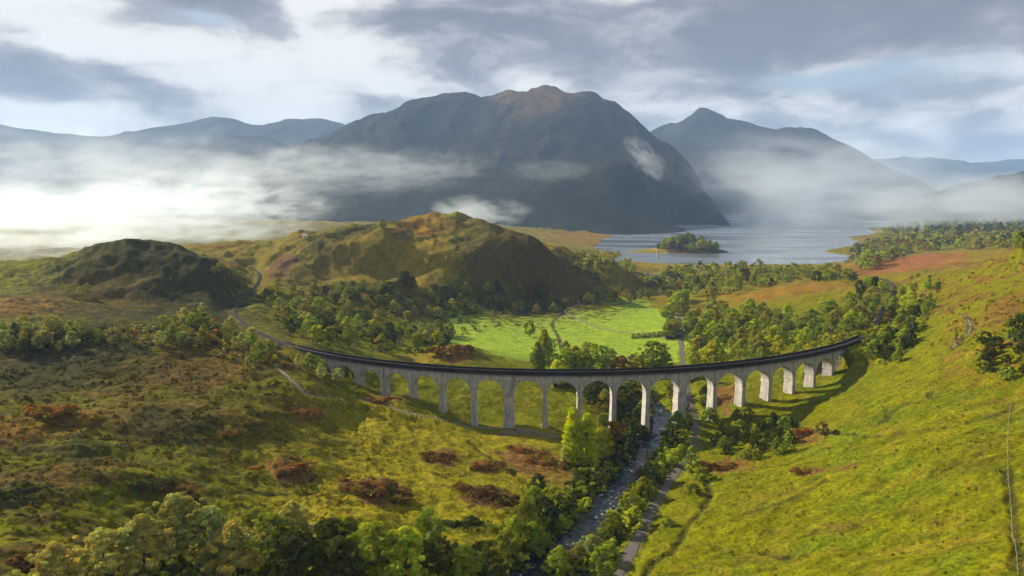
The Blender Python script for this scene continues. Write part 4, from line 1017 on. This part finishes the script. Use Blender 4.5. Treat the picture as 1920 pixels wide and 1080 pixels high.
scrub('scrub between the bottom trees', [(60, 1085), (250, 1040), (330, 990), (480, 1000), (640, 1020), (800, 1010), (900, 1070), (900, 1090), (400, 1095)], 260, (1.0, 3.0), ['dark', 'green', 'olive'], 35)
scrub('pale scrub along the left crest and railway bend', [(0, 660), (0, 615), (150, 612), (300, 610), (400, 585), (470, 640), (540, 690), (480, 690), (350, 655), (200, 650)], 240, (1.0, 3.2), ['grey', 'olive', 'green', 'rust'], 36)

scrub('rusty and green scrub dotted over the upper right hillside', [(1700, 575), (1760, 500), (1900, 478), (1920, 480), (1920, 640), (1830, 665), (1740, 645)], 260, (0.5, 1.7), ['rust', 'olive', 'dark', 'rust', 'green'], 37)
scrub('heather and low scrub in drifts over the left moor', [(0, 740), (150, 735), (330, 700), (520, 720), (600, 800), (450, 870), (300, 920), (100, 960), (0, 960)], 300, (0.4, 1.2), ['rust', 'dark', 'olive', 'dark'], 38)

scrub('dark rush tufts and rusty bracken dotted over the right grass slope', [(1420, 900), (1560, 830), (1750, 770), (1880, 780), (1880, 1070), (1350, 1070), (1340, 1000)], 120, (0.3, 0.9), ['dark', 'olive', 'rust', 'olive'], 39)
scrub('thin rusty bracken straggling between the clumps of the left meadow', [(480, 860), (600, 800), (760, 820), (950, 840), (1050, 880), (980, 950), (780, 960), (560, 940)], 200, (0.25, 0.8), ['rust', 'rust', 'olive'], 40)

# ------------------------------------------------------------------ island with its spit
ic = at_z(1292, 473, 0)
xs = np.linspace(-230, 150, 90); ys = np.linspace(-110, 170, 60); X, Y = np.meshgrid(xs, ys, indexing='ij')
Z = 26 * np.exp(-((X - 5) / 62) ** 2 - ((Y - 40) / 55) ** 2) + 5.5 * np.exp(-((X + 100) / 55) ** 2 - ((Y - 0) / 16) ** 2) + 3.0 * np.exp(-((X + 105) / 60) ** 2 - ((Y - 55) / 10) ** 2) - 2.6 + fbm(X, Y, 30, 3, 9) * 1.2
cI = np.where((X < -52)[..., None], STRAW * 1.1, MOOR * .8)
i = np.arange(X.size).reshape(X.shape); f = np.stack([i[:-1, :-1], i[1:, :-1], i[1:, 1:], i[:-1, 1:]], -1).reshape(-1, 4)
isl = link('island', mesh_from('island', np.stack([X + ic[0], Y + ic[1], Z], -1).reshape(-1, 3), f, M_GROUND, True, cI.reshape(-1, 3) * (0.8 + 0.4 * rng.random(X.size))[:, None])); tag(isl, 'small wooded island with a straw-coloured spit in the loch', kind='structure')
isp = []
while len(isp) < 34:
    x, y = rng.normal(5, 38), rng.normal(32, 34)
    if ((x - 5) / 74) ** 2 + ((y - 36) / 66) ** 2 > 1 or any((x - a) ** 2 + (y - b) ** 2 < 80 for a, b in isp): continue
    isp.append((x, y))
for x, y in isp:
    zi = 26 * math.exp(-((x - 5) / 62) ** 2 - ((y - 40) / 55) ** 2) - 2.8
    si_ = random.choice(['round', 'dome']); ci_ = random.choice(['olive', 'green', 'lime', 'dark'])
    tree(ic[0] + x, ic[1] + y, random.uniform(15, 23), si_, ci_, HUE[ci_] + ' ' + FORM[si_] + ' in the grove on the loch island', 'trees on the loch island', random.uniform(1.0, 1.3), z=max(zi, 0.2))

# ------------------------------------------------------------------ bracken and heather clumps on the moor
def bracken_mesh(seed):
    """a patchy mound of fronds made of several overlapping lobes"""
    r = np.random.default_rng(seed); P = []
    for _ in range(9):
        cx, cy_, rr, hh = r.normal(0, .45), r.normal(0, .30), r.uniform(.18, .42), r.uniform(.10, .26)
        n = int(260 * rr); a = r.uniform(0, 6.283, n); q = np.sqrt(r.uniform(0, 1, n)) * rr
        P.append(np.c_[cx + q * np.cos(a), cy_ + q * np.sin(a) * .8, hh * (1 - (q / rr) ** 2) + r.uniform(-.02, .05, n)])
    a = r.uniform(0, 6.283, 70); q = r.uniform(.5, 1.15, 70); P.append(np.c_[q * np.cos(a), q * np.sin(a) * .7, r.uniform(0, .04, 70)])
    C = np.concatenate(P)
    V, Fq, cc = leaves(C, np.full(len(C), .055) * r.uniform(.6, 1.5, len(C)), 8, 0.075, r, 0.7, 1.0)
    gr = np.repeat(np.repeat(r.random(len(C)) < .22, 8), 4)          # green shoots among the rust
    cc = np.where(gr[:, None], cc * np.array([.75, 1.9, .9]), cc * r.uniform(.75, 1.2))
    return mesh_from('bracken_clump', V, Fq, M_LEAF, False, cc, 'leaf')


BR = [bracken_mesh(k) for k in range(6)]
for u, v, rad, colr, lb in [
    (545, 876, 8.5, 'a', 'rusty bracken clump on the hummock at left centre'), (690, 912, 9.5, 'a', 'large rusty bracken clump above the bottom trees, left one of two'), (735, 925, 7, 'a', 'rusty bracken trailing right of the large clump'),
    (905, 925, 9, 'b', 'dark rusty bracken clump nearest the river bend'), (940, 935, 6.5, 'b', 'smaller bracken clump right of the dark rusty one'), (824, 856, 6.5, 'a', 'rusty bracken clump in the middle of the left meadow'),
    (912, 873, 6.5, 'a', 'rusty bracken clump beside the path below the piers'), (572, 773, 6, 'c', 'red bracken clump high on the left meadow'), (710, 752, 8, 'c', 'red bracken strip beside the gravel path'),
    (985, 850, 10, 'c', 'wide rusty bracken bed before the poplars'), (1020, 868, 9, 'c', 'rusty bracken bed right of the wide one before the poplars'), (850, 656, 14, 'a', 'bracken mound rising behind the left arches'),
    (1520, 812, 9, 'c', 'rusty bracken patch right of the dark thicket'), (1365, 880, 9, 'c', 'rusty bracken bank below the dark thicket'), (1358, 748, 9, 'c', 'red bracken bank seen through the arch right of the tower pier'),
    (1512, 886, 5, 'a', 'thin rusty bracken on the right grass slope'), (335, 918, 4, 'c', 'small red bracken clump above the bottom left trees'), (270, 905, 8, 'd', 'dark heather clump left of the small red bracken'),
    (35, 925, 8, 'd', 'dark heather clump at the left edge'), (430, 812, 5, 'a', 'small rusty clump on the left moor'), (95, 770, 9, 'c', 'orange bracken mound at far left'), (55, 1045, 7, 'b', 'dark rusty heather above the bottom left corner'), (880, 985, 7, 'd', 'dark scrub in the hollow left of the river')]:
    q = hit(u, v); o = link('bracken_clump', random.choice(BR), loc=(q[0], q[1], float(ground(q[0], q[1])[0]) - rad * .05))
    o.scale = (rad * 1.15, rad * .9, rad * 0.9); o.rotation_euler = (0, 0, random.uniform(-.5, .5) + random.choice((0, math.pi)))
    c = {'a': (0.300, 0.140, 0.050), 'b': (0.215, 0.105, 0.042), 'c': (0.345, 0.155, 0.048), 'd': (0.105, 0.092, 0.030)}[colr]; o.color = (*c, 1)
    tag(o, lb, 'bracken')

# tussocks: rough tufts over the near ground
def tussocks():
    r = np.random.default_rng(5); n = 60000
    rr = np.sqrt(r.uniform(125 ** 2, 420 ** 2, n)); aa = np.radians(r.uniform(-41, 41, n)); x = rr * np.sin(aa); y = rr * np.cos(aa)
    nz = fbm(x, y, 14, 3, 201); keep = (nz > -0.12 + 0.25 * r.random(n)) & (r.random(n) < 0.12 + 0.28 * (1 - sstep(x + 0.22 * (y - 250), -78, 10))) & (x + 0.22 * (y - 250) < 400)
    d1, _ = dist_line(x, y, river_L, 30); keep &= d1 > 9
    for L, wd in PATHS:
        d1, _ = dist_line(x, y, L, 30); keep &= d1 > wd + .8
    x, y = x[keep], y[keep]; z = ground(x, y); n = len(x)
    leftness = (1 - sstep(x + 0.22 * (y - 250), -78, -12))
    sz = r.uniform(.25, .8, n) * (0.8 + 0.7 * leftness)
    VV = []; CC = []
    gi = np.clip(np.searchsorted(rs, np.hypot(x, y)), 0, len(rs) - 1); gj = np.clip(np.searchsorted(azs, np.arctan2(x, y)), 0, len(azs) - 1)
    c = col[gi, gj] * r.uniform(.95, 1.6, n)[:, None] * np.where(r.random(n) < .2, .6, 1.0)[:, None]
    for k in range(3):
        a = r.uniform(0, 3.14, n); dx = np.cos(a) * sz * .9; dy = np.sin(a) * sz * .9; ox = r.normal(0, .25, n) * sz; oy = r.normal(0, .25, n) * sz; hh = sz * r.uniform(.5, .9, n); tx = r.normal(0, .3, n) * sz; ty = r.normal(0.5, .3, n) * sz; hh = hh * .7
        q = np.stack([np.c_[x + ox - dx, y + oy - dy, z - .1], np.c_[x + ox + dx, y + oy + dy, z - .1], np.c_[x + ox + dx * .5 + tx, y + oy + dy * .5 + ty, z + hh], np.c_[x + ox - dx * .5 + tx, y + oy - dy * .5 + ty, z + hh * .8]], 1)
        VV.append(q.reshape(-1, 3)); CC.append(np.repeat(c, 4, 0))
    V = np.concatenate(VV); o = link('grass_tussocks', mesh_from('grass_tussocks', V, np.arange(len(V)).reshape(-1, 4), M_LEAF, False, np.concatenate(CC), 'leaf')); o.color = (1, 1, 1, 1)
    tag(o, 'rough tufts of moor grass and heather across the near slopes', 'grass', kind='stuff')


tussocks()

# ------------------------------------------------------------------ boulders in the river
M_ROCK = plain('river_rock', (0.085, 0.082, 0.078), 0.85, 0.4, 1.2, 0.3, 0.2)
rk = []
for k in range(3):
    r = np.random.default_rng(60 + k); V = []; Fq = []
    nu, nv = 9, 6
    for i in range(nv + 1):
        for j in range(nu):
            th = math.pi * i / nv; ph = 2 * math.pi * j / nu; d = 1 + r.normal(0, .13)
            V.append((math.sin(th) * math.cos(ph) * d, math.sin(th) * math.sin(ph) * d * .8, math.cos(th) * .6 * d))
    for i in range(nv):
        for j in range(nu): Fq.append((i * nu + j, (i + 1) * nu + j, (i + 1) * nu + (j + 1) % nu, i * nu + (j + 1) % nu))
    rk.append(mesh_from('boulder', V, Fq, M_ROCK, False))
for k in range(34):
    i = random.randrange(20, len(river_L) // 2 + 30); q = river_L[i]; s_ = random.uniform(.5, 1.6)
    o = link('boulder', random.choice(rk), loc=(q[0] + random.uniform(-7, 7), q[1] + random.uniform(-3, 3), q[2] - .1 * s_)); o.scale = (s_, s_, s_); o.rotation_euler = (0, 0, random.uniform(0, 6.28))
    tag(o, 'grey boulder lying in the shallow river', 'boulder', 'boulders in the river')

# ------------------------------------------------------------------ fence on the right slope
M_WOOD = plain('weathered_post', (0.20, 0.175, 0.09), 0.9, 0.3, 3.0)
M_WIRE = plain('fence_wire', (0.16, 0.15, 0.10), 0.8, 0.1, 3.0, 0.5)
fl = [hit(u, v) for u, v in [(1908, 1079), (1902, 1020), (1895, 960), (1890, 900), (1889, 840), (1891, 790), (1896, 755)]]
FL = polyline(fl, 3.2); fence = link('post_and_wire_fence', None, loc=tuple(FL[0])); tag(fence, 'post and wire fence running up the grass slope at the right edge', 'fence')
tops = []
B0 = Boxes(); B0.box(-.07, .07, -.07, .07, -.4, 1.25); pm = B0.mesh('post', M_WOOD)
for q in FL:
    z = float(ground(q[0], q[1])[0]); o = link('post', pm, fence); o.location = Vector((q[0], q[1], z)) - fence.location; tops.append(np.array([q[0], q[1], z]))
for hh in (0.35, 0.75, 1.15):
    B = Boxes()
    for a, b in zip(tops[:-1], tops[1:]):
        n = np.array([.02, 0, 0]); u_ = np.array([0, 0, .03]); a = a + [0, 0, hh]; b = b + [0, 0, hh]
        B.hexa([a - n, b - n, b + n, a + n, a - n + u_, b - n + u_, b + n + u_, a + n + u_])
    o = link('wire', B.mesh('wire', M_WIRE), fence); o.location = -fence.location

# ------------------------------------------------------------------ small buildings, monument
M_STONE = plain('pale_stone', (0.36, 0.34, 0.31), 0.9, 0.2, 0.8)
M_WHITE = plain('whitewash', (0.78, 0.77, 0.74), 0.85, 0.08, 0.8)
M_SLATE = plain('slate', (0.09, 0.09, 0.10), 0.7, 0.3, 1.0)
M_TIMBER = plain('dark_boarding', (0.055, 0.05, 0.045), 0.9, 0.3, 1.0)
M_GLASS = plain('dark_glass', (0.02, 0.025, 0.03), 0.1, 0.1, 1.0, 0.5)
q = hit(1233, 487)
mon = link('monument_tower', None, loc=(q[0], q[1], float(ground(q[0], q[1])[0]))); tag(mon, 'tall thin stone monument tower on the loch shore', 'monument')


def lathe(name, prof, mat, parent, n=14):
    V = []; Fq = []
    for r_, z_ in prof:
        for k in range(n): V.append((r_ * math.cos(2 * math.pi * k / n), r_ * math.sin(2 * math.pi * k / n), z_))
    for i in range(len(prof) - 1):
        for k in range(n): Fq.append((i * n + k, i * n + (k + 1) % n, (i + 1) * n + (k + 1) % n, (i + 1) * n + k))
    return link(name, mesh_from(name, V, Fq, mat, False), parent)


lathe('shaft', [(2.6, -1), (2.4, 2), (1.9, 2.3), (1.7, 17)], M_STONE, mon)
lathe('parapet', [(1.7, 17.01), (2.3, 17.4), (2.3, 18.6), (1.9, 18.6), (1.9, 17.8), (0, 17.8)], M_STONE, mon)
lathe('statue', [(0.0, 17.82), (0.45, 17.9), (0.4, 19.2), (0.5, 20.0), (0.2, 20.4), (0.25, 20.7), (0, 20.95)], M_STONE, mon)
B = Boxes(); B.box(-9, 9, -9, 9, -1, 0.9); link('precinct_wall', B.mesh('precinct_wall', M_STONE), mon)


def house(u, v, lx, ly, hw_, hr, rot, wall, roof, label, name, nwin=3):
    q = hit(u, v); root = link(name, None, loc=(q[0], q[1], float(ground(q[0], q[1])[0]))); root.rotation_euler = (0, 0, rot); tag(root, label, 'building')
    B = Boxes(); B.box(-lx, lx, -ly, ly, -1.5, hw_)
    wv_ = len(B.v); B.v += [(-lx, -ly, hw_), (-lx, ly, hw_), (-lx, 0, hw_ + hr - .15), (lx, -ly, hw_), (lx, ly, hw_), (lx, 0, hw_ + hr - .15)]
    B.f += [(wv_, wv_ + 2, wv_ + 1, wv_ + 1), (wv_ + 3, wv_ + 4, wv_ + 5, wv_ + 5)]
    me = bpy.data.meshes.new('wall'); me.from_pydata([tuple(a) for a in B.v], [], [tuple(dict.fromkeys(ff)) for ff in B.f]); me.materials.append(wall); link('wall', me, root)
    V = [(-lx - .4, -ly - .4, hw_ - .2), (lx + .4, -ly - .4, hw_ - .2), (lx + .4, 0, hw_ + hr), (-lx - .4, 0, hw_ + hr), (-lx - .4, ly + .4, hw_ - .2), (lx + .4, ly + .4, hw_ - .2)]
    V += [(a, b, c_ + .2) for a, b, c_ in V]
    Fq = [(0, 3, 2, 1), (3, 4, 5, 2), (6, 7, 8, 9), (9, 8, 11, 10), (0, 1, 7, 6), (4, 10, 11, 5), (1, 2, 8, 7), (2, 5, 11, 8), (0, 6, 9, 3), (3, 9, 10, 4)]
    link('roof', mesh_from('roof', V, Fq, roof, False), root)
    for k in range(nwin):
        x = -lx + (k + .7) * 2 * lx / (nwin + .4); B = Boxes(); B.box(x - .5, x + .5, -ly - .06, -ly - .003, hw_ * .35, hw_ * .35 + 1.2)
        link('window', B.mesh('window', M_GLASS), root)
    B = Boxes(); B.box(lx * .1 - .5, lx * .1 + .5, -ly - .08, -ly - .004, 0, 2.0); link('door', B.mesh('door', M_TIMBER), root)
    return root


house(1262, 634, 7, 3.4, 3.0, 2.2, .1, M_TIMBER, M_SLATE, 'dark low barn between the meadow and the road', 'barn', 2)
house(572, 446, 2.6, 2.0, 2.4, 1.2, .3, M_WHITE, M_WHITE, 'tiny white hut on the left shoulder of the knoll', 'hut', 1)
house(1225, 524, 9, 4, 3.2, 2.6, .2, M_WHITE, M_SLATE, 'low pale building beside trees below the loch shore, left one', 'cottage', 3)
house(1282, 521, 6, 3.5, 3.0, 2.4, -.4, M_STONE, M_SLATE, 'grey cottage among trees below the loch shore, right one', 'cottage', 3)
# hedge beside the barn
q0 = hit(1188, 634); q1 = hit(1245, 630)
for k in range(7):
    t_ = k / 6; x, y = q0[0] * (1 - t_) + q1[0] * t_, q0[1] * (1 - t_) + q1[1] * t_
    tree(x, y, 4.5, 'shrub', 'green', 'green shrub in the hedge along the near side of the meadow', 'hedge shrubs by the barn', 1.0)

# ------------------------------------------------------------------ low cloud and haze
def cloud(label, loc, size, dens, nscale, seed, wisp=1.6, aniso=0.35, stretch=(1, 1, 1), edge=(0.35, 1.0), colr=(0.80, 0.90, 1.0), rot=0.0, tilt=0.0):
    me = bpy.data.meshes.new('low_cloud'); import bmesh
    bm = bmesh.new(); bmesh.ops.create_icosphere(bm, subdivisions=3, radius=1.0); bm.to_mesh(me); bm.free()
    m, t = new_mat('cloud_vapour')
    oc = t.n('ShaderNodeTexCoord').outputs['Object']
    ln = t.n('ShaderNodeVectorMath', {0: oc}, operation='LENGTH').outputs['Value']
    q = t.vm('ADD', t.vm('MULTIPLY', oc, tuple(nscale * a for a in stretch)), (seed * 3.1, seed * 1.7, seed * 0.9))
    n = t.noise(q, 1.0, 5.0, 0.60, 0.7)
    big = t.noise(q, 0.45, 2.0, 0.5)
    f = t.m('ADD', t.m('MULTIPLY', t.m('SUBTRACT', n, 0.5), wisp), t.m('MULTIPLY', t.m('SUBTRACT', big, 0.5), 1.2))
    f = t.m('SUBTRACT', t.m('ADD', f, 0.62), t.m('MULTIPLY', t.m('POWER', ln, 1.5), 0.75))
    d = t.m('MULTIPLY', t.m('MULTIPLY', t.ramp(f, 0.0, 0.75), dens), t.ramp(ln, 1.0, 0.55))
    v = t.n('ShaderNodeVolumePrincipled', {'Color': colr, 'Density': d, 'Anisotropy': aniso})
    t.n('ShaderNodeOutputMaterial', {1: v.outputs[0]})
    m.cycles.volume_step_rate = 0.5
    me.materials.append(m)
    o = link('low_cloud', me, loc=loc); o.scale = size; o.rotation_euler = (0, tilt, rot)
    return tag(o, label, 'cloud', kind='stuff')


def cloud_at(label, u, v, y, ru, rv, depth, dens, *a, **k):
    q = at_y(u, v, y); return cloud(label, tuple(q), (ru * y / F, depth, rv * y / F), dens, *a, **k)


cloud_at('thick bright cloud bank lying in the valley at far left', -60, 415, 1000, 430, 96, 260, 0.0046, 3.6, 1, wisp=2.8, stretch=(1.2, 1, .8))
cloud_at('thin veil of mist trailing over the left hill', 110, 455, 720, 340, 62, 130, 0.0030, 3.6, 11, wisp=2.6, stretch=(1.2, 1, .7))
cloud_at('billowing cloud bank spreading right from the bright bank', 310, 395, 1500, 400, 92, 340, 0.0046, 5.0, 2, wisp=3.6, stretch=(1.1, 1, .75))
cloud_at('grey stratus rising above the left cloud bank', 220, 325, 2300, 500, 115, 450, 0.0012, 3.6, 3, wisp=2.8, stretch=(1.2, 1, .7))
cloud_at('long pale stratus band lying across the foot of the broad mountain', 620, 318, 2450, 380, 60, 330, 0.0013, 5.0, 4, wisp=3.6, stretch=(1.4, 1, .6))
cloud_at('thin wisp on the middle of the broad mountain', 1030, 318, 2700, 110, 30, 160, 0.0008, 3.6, 5, wisp=3.4, stretch=(1, 1, .6))
cloud_at('white wisp climbing the right shoulder of the broad mountain', 1212, 300, 2900, 72, 30, 130, 0.0036, 2.6, 6, wisp=3.4, tilt=math.radians(46))
cloud_at('small white cloud curling behind the knoll crest', 890, 398, 1250, 130, 38, 120, 0.0056, 3.0, 7, wisp=3.2, stretch=(1, 1, .6))
cloud_at('soft mist drifting over the right side of the loch', 1570, 355, 3000, 400, 150, 600, 0.0020, 2.6, 8, wisp=2.0)
cloud_at('pale mist over the headland at the right edge', 1850, 385, 2250, 360, 88, 420, 0.0027, 2.6, 9, wisp=2.0)

hz = Boxes(); hz.box(-9500, 13500, -700, 13600, -40, 1120)
m, t = new_mat('haze_air')
v = t.n('ShaderNodeVolumePrincipled', {'Color': (0.40, 0.62, 1.0), 'Density': 0.000055, 'Anisotropy': 0.1})
t.n('ShaderNodeOutputMaterial', {1: v.outputs[0]})
o = link('haze', hz.mesh('haze', m)); tag(o, 'thin blue-grey haze filling the glen', kind='stuff')
print('TREES', len(TREES), 'tris', sum(len(me.polygons) * 2 for me in bpy.data.meshes))
